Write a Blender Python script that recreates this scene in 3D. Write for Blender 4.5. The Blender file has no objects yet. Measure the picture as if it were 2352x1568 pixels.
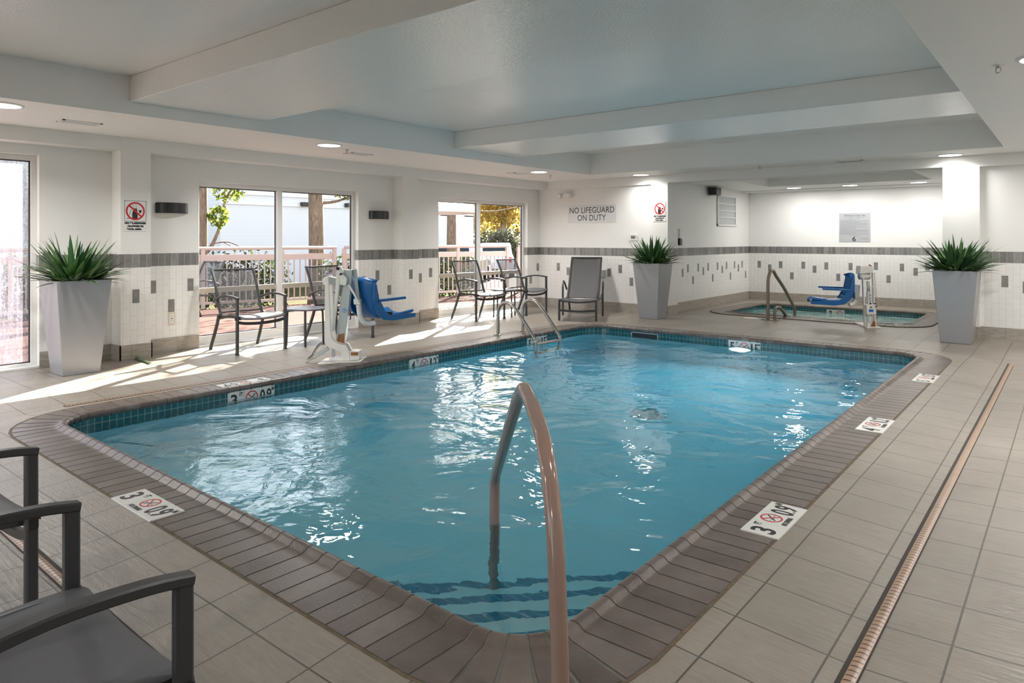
import bpy, bmesh, math, random
from mathutils import Vector, Matrix
random.seed(7)
S = bpy.context.scene
COL = S.collection
PI = math.pi
R = math.radians

# ---------------------------------------------------------------- camera
F = 1590.0; HZ = 548.0; CAMH = 1.33; YAW = math.atan((2468 - 1176) / F)
FX, FY = -math.sin(YAW), math.cos(YAW)      # view direction on the ground
RX, RY = math.cos(YAW), math.sin(YAW)       # picture right on the ground
cd = bpy.data.cameras.new('camera'); cam = bpy.data.objects.new('camera', cd); COL.objects.link(cam)
cd.sensor_width = 36.0; cd.lens = 36.0 * F / 2352.0
cd.shift_y = -(784 - HZ) / 2352.0
cd.clip_start = 0.05; cd.clip_end = 300
cam.location = (0, 0, CAMH); cam.rotation_euler = (PI / 2, 0, YAW)
S.camera = cam

# ---------------------------------------------------------------- sky, sun, exposure
S.view_settings.view_transform = 'Standard'; S.view_settings.look = 'None'
S.view_settings.exposure = 0.26; S.view_settings.gamma = 1.0; S.view_settings.use_curve_mapping = False
W = bpy.data.worlds.new('world'); S.world = W; W.use_nodes = True
wn = W.node_tree.nodes; wl = W.node_tree.links
bg = wn['Background']
sky = wn.new('ShaderNodeTexSky'); sky.sky_type = 'NISHITA'; sky.sun_disc = False
sky.sun_elevation = R(32); sky.sun_rotation = R(-30)
hs = wn.new('ShaderNodeHueSaturation'); hs.inputs['Saturation'].default_value = 0.45; wl.new(sky.outputs[0], hs.inputs['Color']); wl.new(hs.outputs[0], bg.inputs[0]); bg.inputs[1].default_value = 0.50
sd = bpy.data.lights.new('sun', 'SUN'); sun = bpy.data.objects.new('sun', sd); COL.objects.link(sun)
sd.energy = 44.0; sd.angle = R(0.6); sd.color = (1.0, 0.93, 0.82)
ce = math.cos(R(30.5)); SUNDIR = Vector((0.503 * ce, -0.864 * ce, -math.sin(R(30.5))))
sun.rotation_euler = SUNDIR.to_track_quat('-Z', 'Y').to_euler(); sun.location = (-20, 20, 20)
LAMP_W = 30.0          # every recessed ceiling light of the pool room
LAMP_C = (1.0, 0.975, 0.94)
SPA_W = 15.0           # the three over the whirlpool
POOL_W = 22.0         # underwater pool light
cy = S.cycles
cy.max_bounces = 9; cy.diffuse_bounces = 4; cy.glossy_bounces = 4; cy.transmission_bounces = 6; cy.transparent_max_bounces = 10
cy.caustics_refractive = True; cy.caustics_reflective = False; cy.blur_glossy = 1.0
cy.sample_clamp_indirect = 4.0; cy.use_denoising = True

# ---------------------------------------------------------------- node helpers
def mat(name):
    m = bpy.data.materials.new(name); m.use_nodes = True
    nt = m.node_tree; p = nt.nodes['Principled BSDF']
    return m, nt, p
def nd(nt, t, **k):
    n = nt.nodes.new('ShaderNode' + t)
    for a, b in k.items():
        if a.startswith('i_'):
            key = a[2:]; key = int(key) if key.isdigit() else key.replace('_', ' ')
            if isinstance(b, bpy.types.NodeSocket): nt.links.new(b, n.inputs[key])
            else: n.inputs[key].default_value = b
        else: setattr(n, a, b)
    return n
def mth(nt, op, a, b=0.0, c=0.0):
    n = nt.nodes.new('ShaderNodeMath'); n.operation = op
    for i, v in enumerate((a, b, c)):
        if isinstance(v, bpy.types.NodeSocket): nt.links.new(v, n.inputs[i])
        else: n.inputs[i].default_value = v
    return n.outputs[0]
def mixc(nt, f, a, b):
    n = nt.nodes.new('ShaderNodeMix'); n.data_type = 'RGBA'
    for i, v in ((0, f), (6, a), (7, b)):
        if isinstance(v, bpy.types.NodeSocket): nt.links.new(v, n.inputs[i])
        else: n.inputs[i].default_value = v if i == 0 else (*v, 1)
    return n.outputs[2]
def noise(nt, vec, scale, detail=3.0, rough=0.5, dist=0.0):
    n = nt.nodes.new('ShaderNodeTexNoise')
    if vec is not None: nt.links.new(vec, n.inputs['Vector'])
    n.inputs['Scale'].default_value = scale; n.inputs['Detail'].default_value = detail
    n.inputs['Roughness'].default_value = rough; n.inputs['Distortion'].default_value = dist
    return n.outputs['Fac']
def ramp(nt, f, stops):
    n = nt.nodes.new('ShaderNodeValToRGB'); nt.links.new(f, n.inputs[0]); e = n.color_ramp.elements
    while len(e) < len(stops): e.new(0.5)
    for i, (p, c) in enumerate(stops):
        e[i].position = p; e[i].color = (*c, 1) if len(c) == 3 else c
    return n.outputs[0]
def bump(nt, p, h, strength=0.3, dist=0.01):
    b = nd(nt, 'Bump'); b.inputs['Strength'].default_value = strength; b.inputs['Distance'].default_value = dist
    nt.links.new(h, b.inputs['Height']); nt.links.new(b.outputs[0], p.inputs['Normal']); return b
def wpos(nt): return nd(nt, 'NewGeometry').outputs['Position']
def opos(nt): return nd(nt, 'TexCoord').outputs['Object']
def scl(nt, v, s):
    n = nd(nt, 'VectorMath', operation='MULTIPLY'); nt.links.new(v, n.inputs[0]); n.inputs[1].default_value = s; return n.outputs[0]

def plain(name, col, rough=0.5, metal=0.0, var=0.0, vs=8.0, bmp=0.0, bs=60.0, spec=0.5, coat=0.0):
    m, nt, p = mat(name)
    p.inputs['Roughness'].default_value = rough; p.inputs['Metallic'].default_value = metal
    p.inputs['Specular IOR Level'].default_value = spec; p.inputs['Coat Weight'].default_value = coat
    v = opos(nt)
    if var > 0:
        f = noise(nt, v, vs, 4)
        c = mixc(nt, f, tuple(x * (1 - var) for x in col), tuple(min(1, x * (1 + var)) for x in col))
        nt.links.new(c, p.inputs['Base Color'])
    else: p.inputs['Base Color'].default_value = (*col, 1)
    if bmp > 0: bump(nt, p, noise(nt, v, bs, 3), bmp, 0.004)
    return m

# ---------------------------------------------------------------- materials
def wall_material(name='wall_finish'):
    m, nt, p = mat(name)
    g = nd(nt, 'NewGeometry'); pos = nd(nt, 'SeparateXYZ', i_0=g.outputs['Position']); nor = nd(nt, 'SeparateXYZ', i_0=g.outputs['True Normal'])
    u = mth(nt, 'ADD', mth(nt, 'MULTIPLY', pos.outputs[0], mth(nt, 'ABSOLUTE', nor.outputs[1])), mth(nt, 'MULTIPLY', pos.outputs[1], mth(nt, 'ABSOLUTE', nor.outputs[0])))
    z = pos.outputs[2]
    uv = nd(nt, 'CombineXYZ', i_0=mth(nt, 'SUBTRACT', z, 0.10), i_1=mth(nt, 'ADD', u, 20.0))
    br = nd(nt, 'TexBrick', i_0=uv.outputs[0]); br.offset = 0.5
    br.inputs['Scale'].default_value = 1.0; br.inputs['Brick Width'].default_value = 0.152; br.inputs['Row Height'].default_value = 0.076
    br.inputs['Mortar Size'].default_value = 0.0016; br.inputs['Mortar Smooth'].default_value = 0.3
    br.inputs['Color1'].default_value = (0.83, 0.82, 0.80, 1); br.inputs['Color2'].default_value = (0.80, 0.79, 0.77, 1); br.inputs['Mortar'].default_value = (0.60, 0.58, 0.55, 1)
    # grey band of upright tiles
    k = mth(nt, 'FLOOR', mth(nt, 'DIVIDE', u, 0.0762))
    fr = mth(nt, 'SUBTRACT', mth(nt, 'DIVIDE', u, 0.0762), k)
    wnz = nd(nt, 'TexWhiteNoise', noise_dimensions='1D'); nt.links.new(k, wnz.inputs['W'])
    cl = noise(nt, g.outputs['Position'], 14, 4, 0.65)
    v = mth(nt, 'ADD', mth(nt, 'MULTIPLY', wnz.outputs[0], 0.45), mth(nt, 'MULTIPLY', cl, 0.55))
    bc = ramp(nt, v, [(0.2, (0.135, 0.13, 0.125)), (0.55, (0.21, 0.205, 0.20)), (0.85, (0.30, 0.295, 0.285))])
    edge = mth(nt, 'ADD', mth(nt, 'LESS_THAN', fr, 0.025), mth(nt, 'GREATER_THAN', fr, 0.975))
    bc = mixc(nt, edge, bc, (0.42, 0.40, 0.38))
    paint = mixc(nt, noise(nt, g.outputs['Position'], 2.0, 3), (0.80, 0.79, 0.775), (0.84, 0.835, 0.82))
    inb = mth(nt, 'MULTIPLY', mth(nt, 'GREATER_THAN', z, 1.012), mth(nt, 'LESS_THAN', z, 1.160))
    tile = mth(nt, 'LESS_THAN', z, 1.012)
    c = mixc(nt, tile, paint, br.outputs[0]); c = mixc(nt, inb, c, bc)
    nt.links.new(c, p.inputs['Base Color'])
    lower = mth(nt, 'LESS_THAN', z, 1.16)
    rg = mth(nt, 'SUBTRACT', 0.55, mth(nt, 'MULTIPLY', lower, 0.33)); nt.links.new(rg, p.inputs['Roughness'])
    h = mth(nt, 'ADD', mth(nt, 'MULTIPLY', mth(nt, 'SUBTRACT', 1.0, br.outputs[1]), tile), mth(nt, 'MULTIPLY', noise(nt, g.outputs['Position'], 45, 2), mth(nt, 'ADD', 0.15, mth(nt, 'MULTIPLY', inb, 1.2))))
    bump(nt, p, h, 0.25, 0.003)
    return m
M = {}
M['wall'] = wall_material()
M['paint'] = plain('white_paint', (0.82, 0.815, 0.80), 0.5, var=0.02, bmp=0.1, bs=50)
def ceiling_material():
    m, nt, p = mat('ceiling_gloss_paint'); v = wpos(nt)
    p.inputs['Base Color'].default_value = (0.89, 0.88, 0.87, 1)
    f = noise(nt, v, 1.1, 3); f2 = noise(nt, v, 55, 2, 0.6)
    nt.links.new(mth(nt, 'ADD', 0.13, mth(nt, 'MULTIPLY', f, 0.08)), p.inputs['Roughness']); p.inputs['IOR'].default_value = 1.6
    h = ramp(nt, f2, [(0.35, (0, 0, 0)), (0.70, (1, 1, 1))])
    bump(nt, p, h, 0.28, 0.004)
    return m
M['ceil'] = ceiling_material()
M['ceilflat'] = plain('soffit_paint', (0.88, 0.865, 0.85), 0.45, bmp=0.12, bs=45)

def floor_material(name, ox, oy):
    m, nt, p = mat(name); v = wpos(nt)
    vo = nd(nt, 'VectorMath', operation='ADD', i_0=v); vo.inputs[1].default_value = (-ox + 30.5, -oy + 30.5, 0)
    sp = nd(nt, 'SeparateXYZ', i_0=v)      # the near deck was tiled from its own starting line
    nr = mth(nt, 'MULTIPLY', mth(nt, 'LESS_THAN', sp.outputs[1], 1.45), mth(nt, 'LESS_THAN', sp.outputs[0], -1.0))
    vo = nd(nt, 'VectorMath', operation='ADD', i_0=vo.outputs[0], i_1=nd(nt, 'CombineXYZ', i_1=mth(nt, 'MULTIPLY', nr, 0.2)).outputs[0])
    br = nd(nt, 'TexBrick', i_0=vo.outputs[0]); br.offset = 0.0; br.squash = 1.0
    br.inputs['Scale'].default_value = 1.0; br.inputs['Brick Width'].default_value = 0.305; br.inputs['Row Height'].default_value = 0.305
    br.inputs['Mortar Size'].default_value = 0.0036; br.inputs['Mortar Smooth'].default_value = 0.2
    br.inputs['Color1'].default_value = (0.0, 0.0, 0.0, 1); br.inputs['Color2'].default_value = (1, 1, 1, 1); br.inputs['Mortar'].default_value = (0.5, 0.5, 0.5, 1)
    st = noise(nt, scl(nt, v, (9.0, 60.0, 1.0)), 1.0, 6, 0.65, 1.2)
    bl = noise(nt, v, 1.7, 5, 0.6)
    t = mth(nt, 'ADD', mth(nt, 'MULTIPLY', st, 0.45), mth(nt, 'MULTIPLY', bl, 0.55))
    c = ramp(nt, t, [(0.30, (0.20, 0.168, 0.134)), (0.5, (0.272, 0.236, 0.195)), (0.72, (0.35, 0.31, 0.262))])
    sep = nd(nt, 'SeparateColor', i_0=br.outputs[0])
    c = mixc(nt, mth(nt, 'MULTIPLY', sep.outputs[0], 0.18), c, (0.21, 0.188, 0.16))
    stain = ramp(nt, noise(nt, v, 0.9, 6, 0.7), [(0.55, (0, 0, 0)), (0.8, (1, 1, 1))])
    c = mixc(nt, mth(nt, 'MULTIPLY', stain, 0.35), c, (0.165, 0.14, 0.115))
    c = mixc(nt, br.outputs[1], c, (0.085, 0.074, 0.062))
    nt.links.new(c, p.inputs['Base Color'])
    nt.links.new(mth(nt, 'ADD', 0.285, mth(nt, 'MULTIPLY', bl, 0.14)), p.inputs['Roughness'])
    h = mth(nt, 'SUBTRACT', mth(nt, 'MULTIPLY', st, 0.9), mth(nt, 'MULTIPLY', br.outputs[1], 1.2))
    bump(nt, p, h, 0.62, 0.006)
    return m
M['floor'] = floor_material('stone_floor_tile', -0.313, 2.99)
def base_material():
    m, nt, p = mat('skirting_tile')
    g = nd(nt, 'NewGeometry'); pos = nd(nt, 'SeparateXYZ', i_0=g.outputs['Position']); nor = nd(nt, 'SeparateXYZ', i_0=g.outputs['True Normal'])
    u = mth(nt, 'ADD', mth(nt, 'MULTIPLY', pos.outputs[0], mth(nt, 'ABSOLUTE', nor.outputs[1])), mth(nt, 'MULTIPLY', pos.outputs[1], mth(nt, 'ABSOLUTE', nor.outputs[0])))
    q = mth(nt, 'FRACT', mth(nt, 'ADD', mth(nt, 'DIVIDE', u, 0.305), 50.3))
    e = mth(nt, 'LESS_THAN', q, 0.014)
    c = ramp(nt, noise(nt, scl(nt, g.outputs['Position'], (3, 3, 20)), 3.0, 5, 0.6), [(0.3, (0.27, 0.24, 0.205)), (0.7, (0.43, 0.39, 0.34))])
    nt.links.new(mixc(nt, e, c, (0.19, 0.17, 0.15)), p.inputs['Base Color']); p.inputs['Roughness'].default_value = 0.4
    return m
M['base'] = base_material()
M['greytile'] = plain('grey_accent_tile', (0.225, 0.22, 0.21), 0.28, var=0.35, vs=18)
def brick_material():
    m, nt, p = mat('coping_brick'); v = wpos(nt)
    oi = nd(nt, 'NewGeometry')
    a = noise(nt, v, 5, 4, 0.6); b = oi.outputs['Random Per Island']
    t = mth(nt, 'ADD', mth(nt, 'MULTIPLY', a, 0.75), mth(nt, 'MULTIPLY', b, 0.25))
    c = ramp(nt, t, [(0.25, (0.088, 0.066, 0.056)), (0.5, (0.134, 0.104, 0.089)), (0.75, (0.190, 0.155, 0.137))])
    nt.links.new(c, p.inputs['Base Color'])
    p.inputs['Specular IOR Level'].default_value = 0.5
    nt.links.new(mth(nt, 'ADD', 0.285, mth(nt, 'MULTIPLY', a, 0.10)), p.inputs['Roughness'])
    bump(nt, p, noise(nt, v, 90, 4, 0.6), 0.45, 0.003); return m
M['brick'] = brick_material()
M['grout'] = plain('coping_grout', (0.17, 0.16, 0.145), 0.8, var=0.2, vs=30)
M['caulk'] = plain('joint_sealant', (0.135, 0.098, 0.058), 0.8, var=0.6, vs=25)
def mosaic(name, c1, c2, mort, size=0.052):
    m, nt, p = mat(name)
    g = nd(nt, 'NewGeometry'); pos = nd(nt, 'SeparateXYZ', i_0=g.outputs['Position']); nor = nd(nt, 'SeparateXYZ', i_0=g.outputs['True Normal'])
    ax = mth(nt, 'GREATER_THAN', mth(nt, 'ABSOLUTE', nor.outputs[1]), mth(nt, 'ABSOLUTE', nor.outputs[0]))
    u = mth(nt, 'ADD', mth(nt, 'MULTIPLY', pos.outputs[0], ax), mth(nt, 'MULTIPLY', pos.outputs[1], mth(nt, 'SUBTRACT', 1.0, ax)))
    uv = nd(nt, 'CombineXYZ', i_0=mth(nt, 'ADD', u, 40.0), i_1=mth(nt, 'ADD', pos.outputs[2], 20 * size + 0.012))
    br = nd(nt, 'TexBrick', i_0=uv.outputs[0]); br.offset = 0.0
    br.inputs['Scale'].default_value = 1.0; br.inputs['Brick Width'].default_value = size; br.inputs['Row Height'].default_value = size
    br.inputs['Mortar Size'].default_value = 0.0022; br.inputs['Color1'].default_value = (*c1, 1); br.inputs['Color2'].default_value = (*c2, 1); br.inputs['Mortar'].default_value = (*mort, 1)
    nt.links.new(br.outputs[0], p.inputs['Base Color']); p.inputs['Roughness'].default_value = 0.12
    return m
M['mosaic'] = mosaic('teal_waterline_tile', (0.004, 0.075, 0.100), (0.006, 0.105, 0.132), (0.24, 0.36, 0.33))
M['steptile'] = mosaic('blue_step_tile', (0.01, 0.20, 0.33), (0.015, 0.25, 0.38), (0.30, 0.50, 0.55))
M['plaster'] = plain('pool_plaster', (0.60, 0.88, 0.93), 0.6, var=0.05, vs=3)
M['spaplaster'] = plain('spa_plaster', (0.45, 0.62, 0.58), 0.6)
def water_material():
    m, nt, p = mat('pool_water'); out = nt.nodes['Material Output']; v = wpos(nt)
    nt.nodes.remove(p)
    gl = nd(nt, 'BsdfGlass'); gl.inputs['IOR'].default_value = 1.333; gl.inputs['Roughness'].default_value = 0.0
    gl.inputs['Color'].default_value = (0.97, 1.0, 1.0, 1)
    w1 = noise(nt, scl(nt, v, (1.0, 1.0, 1.0)), 1.5, 3.0, 0.45, 1.0)
    w2 = noise(nt, scl(nt, v, (1.0, 1.0, 1.0)), 5.5, 2.0, 0.5, 0.6)
    px = nd(nt, 'SeparateXYZ', i_0=v)
    # the return jets stir the near left of the pool
    jet = mth(nt, 'MULTIPLY', nd(nt, 'MapRange', i_0=px.outputs[0], i_1=-2.0, i_2=-4.5, i_3=0.0, i_4=1.0).outputs[0], nd(nt, 'MapRange', i_0=px.outputs[1], i_1=5.5, i_2=3.0, i_3=0.0, i_4=1.0).outputs[0])
    w3 = noise(nt, v, 11.0, 3.0, 0.6, 2.5)
    h = mth(nt, 'ADD', mth(nt, 'MULTIPLY', w1, 0.060), mth(nt, 'MULTIPLY', w2, 0.0095))
    h = mth(nt, 'ADD', h, mth(nt, 'MULTIPLY', mth(nt, 'MULTIPLY', w3, jet), 0.0035))
    b = nd(nt, 'Bump'); b.inputs['Strength'].default_value = 0.55; b.inputs['Distance'].default_value = 1.0
    nt.links.new(h, b.inputs['Height']); nt.links.new(b.outputs[0], gl.inputs['Normal'])
    nt.links.new(gl.outputs[0], out.inputs['Surface'])
    ab = nd(nt, 'VolumeAbsorption'); ab.inputs['Color'].default_value = (0.22, 0.805, 0.915, 1); ab.inputs['Density'].default_value = 0.48
    nt.links.new(ab.outputs[0], out.inputs['Volume'])
    return m
M['water'] = water_material()
def spa_water():
    m, nt, p = mat('spa_water'); v = wpos(nt)
    f = noise(nt, scl(nt, v, (1.0, 2.0, 1.0)), 3.0, 5, 0.65, 1.5)
    c = ramp(nt, f, [(0.40, (0.15, 0.27, 0.25)), (0.56, (0.23, 0.36, 0.34)), (0.68, (0.62, 0.72, 0.70))])
    nt.links.new(c, p.inputs['Base Color']); p.inputs['Roughness'].default_value = 0.10; p.inputs['IOR'].default_value = 1.33
    bump(nt, p, noise(nt, v, 5, 4), 0.5, 0.05); return m
M['spawater'] = spa_water()
M['charcoal'] = plain('charcoal_frame', (0.040, 0.040, 0.043), 0.36, bmp=0.08, bs=400)
M['frame2'] = plain('bronze_grey_frame', (0.10, 0.092, 0.085), 0.35)
def mesh_fabric(name, c, alpha, cs=1.0):
    m, nt, p = mat(name); out = nt.nodes['Material Output']; v = opos(nt)
    w = nd(nt, 'TexChecker', i_0=scl(nt, v, (1, 1, 1))); w.inputs['Scale'].default_value = 420
    col = mixc(nt, w.outputs['Fac'], tuple(x * 0.72 for x in c), tuple(x * 1.3 for x in c))
    col = mixc(nt, mth(nt, 'MULTIPLY', noise(nt, v, 7, 3), 0.5), col, tuple(x * 0.8 for x in c))
    nt.links.new(col, p.inputs['Base Color']); p.inputs['Roughness'].default_value = 0.55
    if alpha < 1:
        tr = nd(nt, 'BsdfTransparent'); mx = nd(nt, 'MixShader'); mx.inputs[0].default_value = alpha
        nt.links.new(tr.outputs[0], mx.inputs[1]); nt.links.new(p.outputs[0], mx.inputs[2]); nt.links.new(mx.outputs[0], out.inputs['Surface'])
    return m
M['sling'] = mesh_fabric('dark_sling_mesh', (0.125, 0.125, 0.135), 0.62)
M['slingseat'] = mesh_fabric('grey_sling_seat', (0.125, 0.125, 0.135), 0.93)
M['slinglounge'] = mesh_fabric('charcoal_lounge_sling', (0.070, 0.068, 0.070), 0.95)
M['greytop'] = plain('grey_table_top', (0.12, 0.13, 0.15), 0.3, var=0.15, vs=20)
M['planter'] = plain('silver_planter', (0.36, 0.365, 0.385), 0.36, metal=0.45, var=0.04, vs=3, bmp=0.15, bs=250)
M['soil'] = plain('soil', (0.10, 0.07, 0.04), 0.9, var=0.4, vs=40)
def leaf_material(name, a, b, rough=0.32, thin=0.0):
    m, nt, p = mat(name); g = nd(nt, 'NewGeometry')
    c = mixc(nt, g.outputs['Random Per Island'], a, b)
    nt.links.new(c, p.inputs['Base Color']); p.inputs['Roughness'].default_value = rough
    if thin > 0:
        out = nt.nodes['Material Output']; tl = nd(nt, 'BsdfTranslucent'); nt.links.new(c, tl.inputs[0]); mx = nd(nt, 'MixShader'); mx.inputs[0].default_value = thin
        nt.links.new(p.outputs[0], mx.inputs[1]); nt.links.new(tl.outputs[0], mx.inputs[2]); nt.links.new(mx.outputs[0], out.inputs['Surface'])
    return m
M['leaf'] = leaf_material('spiky_leaf', (0.018, 0.060, 0.030), (0.105, 0.215, 0.06))
M['steel'] = plain('brushed_steel', (0.42, 0.39, 0.36), 0.28, metal=0.9)
M['tanrail'] = plain('tan_rail_coat', (0.30, 0.195, 0.155), 0.13, var=0.05, vs=20, coat=0.4)
M['tanrail2'] = plain('tan_spa_rail', (0.21, 0.155, 0.115), 0.25)
M['liftwhite'] = plain('lift_white_enamel', (0.82, 0.79, 0.745), 0.3, var=0.1, vs=12)
M['liftgrey'] = plain('lift_grey_enamel', (0.47, 0.49, 0.495), 0.3, var=0.12, vs=14)
M['rust'] = plain('rust', (0.30, 0.13, 0.05), 0.85, var=0.5, vs=40)
M['bluep'] = plain('blue_plastic', (0.002, 0.105, 0.32), 0.32)
M['bluestick'] = plain('blue_sticker', (0.01, 0.16, 0.55), 0.4)
M['white'] = plain('white_plastic', (0.80, 0.80, 0.79), 0.35)
M['cream'] = plain('cream_plate', (0.68, 0.62, 0.50), 0.4)
M['black'] = plain('black_plastic', (0.016, 0.016, 0.017), 0.3)
M['ink'] = plain('black_ink', (0.022, 0.022, 0.024), 0.5)
M['greyink'] = plain('grey_ink', (0.14, 0.145, 0.155), 0.5)
M['red'] = plain('sign_red', (0.55, 0.012, 0.02), 0.45)
M['signwhite'] = plain('sign_white', (0.80, 0.80, 0.79), 0.4)
M['ceramic'] = plain('marker_tile', (0.74, 0.73, 0.69), 0.25, var=0.04, vs=20)
M['silver'] = plain('brushed_sign', (0.50, 0.515, 0.535), 0.42, metal=0.25, var=0.03)
M['silverlight'] = plain('pale_brushed_sign', (0.66, 0.67, 0.69), 0.4, metal=0.1, var=0.03)
def drain_material():
    m, nt, p = mat('slotted_drain_cover'); pos = nd(nt, 'SeparateXYZ', i_0=opos(nt))
    q = mth(nt, 'FRACT', mth(nt, 'DIVIDE', pos.outputs[1], 0.030))
    s = mth(nt, 'MULTIPLY', mth(nt, 'LESS_THAN', q, 0.24), mth(nt, 'LESS_THAN', mth(nt, 'ABSOLUTE', pos.outputs[0]), 0.0155))
    jl = mth(nt, 'LESS_THAN', mth(nt, 'FRACT', mth(nt, 'DIVIDE', pos.outputs[1], 0.62)), 0.006)
    c = mixc(nt, noise(nt, opos(nt), 6, 3), (0.36, 0.225, 0.145), (0.45, 0.30, 0.205))
    c = mixc(nt, mth(nt, 'MAXIMUM', s, jl), c, (0.06, 0.04, 0.03))
    nt.links.new(c, p.inputs['Base Color']); p.inputs['Roughness'].default_value = 0.35
    return m
M['drain'] = drain_material()
M['darkgap'] = plain('drain_gap', (0.05, 0.042, 0.036), 0.9)
M['alu'] = plain('white_window_frame', (0.74, 0.735, 0.72), 0.35)
M['tanframe'] = plain('tan_window_bar', (0.42, 0.375, 0.31), 0.35)
M['gasket'] = plain('window_gasket', (0.06, 0.05, 0.055), 0.5)
def glass(name):
    m, nt, p = mat(name); out = nt.nodes['Material Output']; nt.nodes.remove(p)
    tr = nd(nt, 'BsdfTransparent'); tr.inputs[0].default_value = (0.97, 0.98, 0.98, 1)
    gs = nd(nt, 'BsdfGlossy'); gs.inputs['Roughness'].default_value = 0.0
    fr = nd(nt, 'Fresnel'); fr.inputs[0].default_value = 1.25
    mx = nd(nt, 'MixShader'); nt.links.new(fr.outputs[0], mx.inputs[0]); nt.links.new(tr.outputs[0], mx.inputs[1]); nt.links.new(gs.outputs[0], mx.inputs[2])
    nt.links.new(mx.outputs[0], out.inputs['Surface']); return m
M['glass'] = glass('clear_glass')
def foggy():
    m, nt, p = mat('fogged_glass'); out = nt.nodes['Material Output']; nt.nodes.remove(p); v = wpos(nt)
    tr = nd(nt, 'BsdfTransparent'); tl = nd(nt, 'BsdfTranslucent'); tl.inputs[0].default_value = (0.165, 0.157, 0.192, 1)
    df = nd(nt, 'BsdfDiffuse'); df.inputs[0].default_value = (0.60, 0.60, 0.64, 1)
    rr = nd(nt, 'BsdfRefraction'); rr.inputs['IOR'].default_value = 1.0; rr.inputs['Roughness'].default_value = 0.1
    streak = noise(nt, scl(nt, v, (1.0, 34.0, 2.2)), 1.0, 4, 0.6, 0.4)
    drops = noise(nt, scl(nt, v, (1.0, 1.0, 0.6)), 95, 3, 0.6)
    f = mth(nt, 'ADD', mth(nt, 'MULTIPLY', streak, 0.55), mth(nt, 'MULTIPLY', drops, 0.65))
    f = ramp(nt, f, [(0.45, (0.22, 0.22, 0.22)), (0.75, (0.85, 0.85, 0.85))])
    a = nd(nt, 'MixShader'); a.inputs[0].default_value = 0.25; nt.links.new(tl.outputs[0], a.inputs[1]); nt.links.new(df.outputs[0], a.inputs[2])
    b = nd(nt, 'MixShader'); nt.links.new(f, b.inputs[0]); nt.links.new(tr.outputs[0], b.inputs[1]); nt.links.new(a.outputs[0], b.inputs[2])
    nt.links.new(b.outputs[0], out.inputs['Surface']); return m
M['fog'] = foggy()
def emit(name, c, s):
    m, nt, p = mat(name); p.inputs['Base Color'].default_value = (0.9, 0.9, 0.9, 1)
    p.inputs['Emission Color'].default_value = (*c, 1); p.inputs['Emission Strength'].default_value = s; return m
M['lampglow'] = emit('lamp_diffuser', (1.0, 0.97, 0.92), 9.0)
M['poolglow'] = emit('pool_lamp_lens', (0.80, 0.90, 1.0), 60.0)
M['spaglow'] = emit('spa_lamp_lens', (1.0, 0.75, 0.25), 3.0)
# outdoors
M['patio'] = plain('pink_patio_concrete', (0.098, 0.058, 0.050), 0.9, var=0.15, vs=1.5, spec=0.03)
M['ground'] = plain('grass_and_leaves', (0.06, 0.055, 0.02), 0.9, var=0.5, vs=5, spec=0.03)
M['asphalt'] = plain('parking_asphalt', (0.10, 0.098, 0.096), 0.9, var=0.1, spec=0.03)
M['rail'] = plain('pale_pink_railing', (0.41, 0.32, 0.295), 0.45)
def siding():
    m, nt, p = mat('white_siding'); pos = nd(nt, 'SeparateXYZ', i_0=wpos(nt))
    q = mth(nt, 'FRACT', mth(nt, 'DIVIDE', pos.outputs[2], 0.13)); e = mth(nt, 'LESS_THAN', q, 0.07)
    nt.links.new(mixc(nt, e, (0.74, 0.75, 0.78), (0.69, 0.70, 0.735)), p.inputs['Base Color']); p.inputs['Roughness'].default_value = 0.6; return m
M['siding'] = siding()
M['stucco'] = plain('white_stucco', (0.80, 0.80, 0.80), 0.7)
def bark_m():
    m, nt, p = mat('bark'); v = opos(nt)
    f = noise(nt, scl(nt, v, (22, 22, 5)), 1.0, 5, 0.65, 0.5)
    nt.links.new(ramp(nt, f, [(0.3, (0.09, 0.06, 0.042)), (0.55, (0.22, 0.155, 0.115)), (0.75, (0.36, 0.27, 0.20))]), p.inputs['Base Color'])
    p.inputs['Roughness'].default_value = 0.9; bump(nt, p, f, 0.8, 0.03); return m
M['bark'] = bark_m()
M['leafgreen'] = leaf_material('tree_leaf_green', (0.045, 0.085, 0.010), (0.26, 0.29, 0.035), 0.6, 0.55)
M['leafpine'] = leaf_material('pine_needles', (0.07, 0.08, 0.03), (0.17, 0.16, 0.075), 0.7, 0.55)
M['leafhedge'] = leaf_material('hedge_leaf', (0.010, 0.024, 0.008), (0.060, 0.085, 0.022), 0.5, 0.55)
M['leafautumn'] = leaf_material('autumn_leaf', (0.34, 0.20, 0.05), (0.50, 0.42, 0.11), 0.8, 0.7)
M['leafolive'] = leaf_material('olive_leaf', (0.07, 0.08, 0.06), (0.20, 0.20, 0.12), 0.8, 0.55)
M['carblue'] = plain('dark_blue_car_paint', (0.012, 0.025, 0.06), 0.15)
M['carwhite'] = plain('white_car_paint', (0.75, 0.76, 0.78), 0.2)
M['carglass'] = plain('car_glass', (0.02, 0.03, 0.04), 0.05)
M['tyre'] = plain('tyre', (0.02, 0.02, 0.02), 0.8)
M['taillight'] = plain('tail_light', (0.6, 0.01, 0.02), 0.2)
M['canopy'] = plain('white_umbrella_cloth', (0.80, 0.79, 0.77), 0.7)

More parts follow.
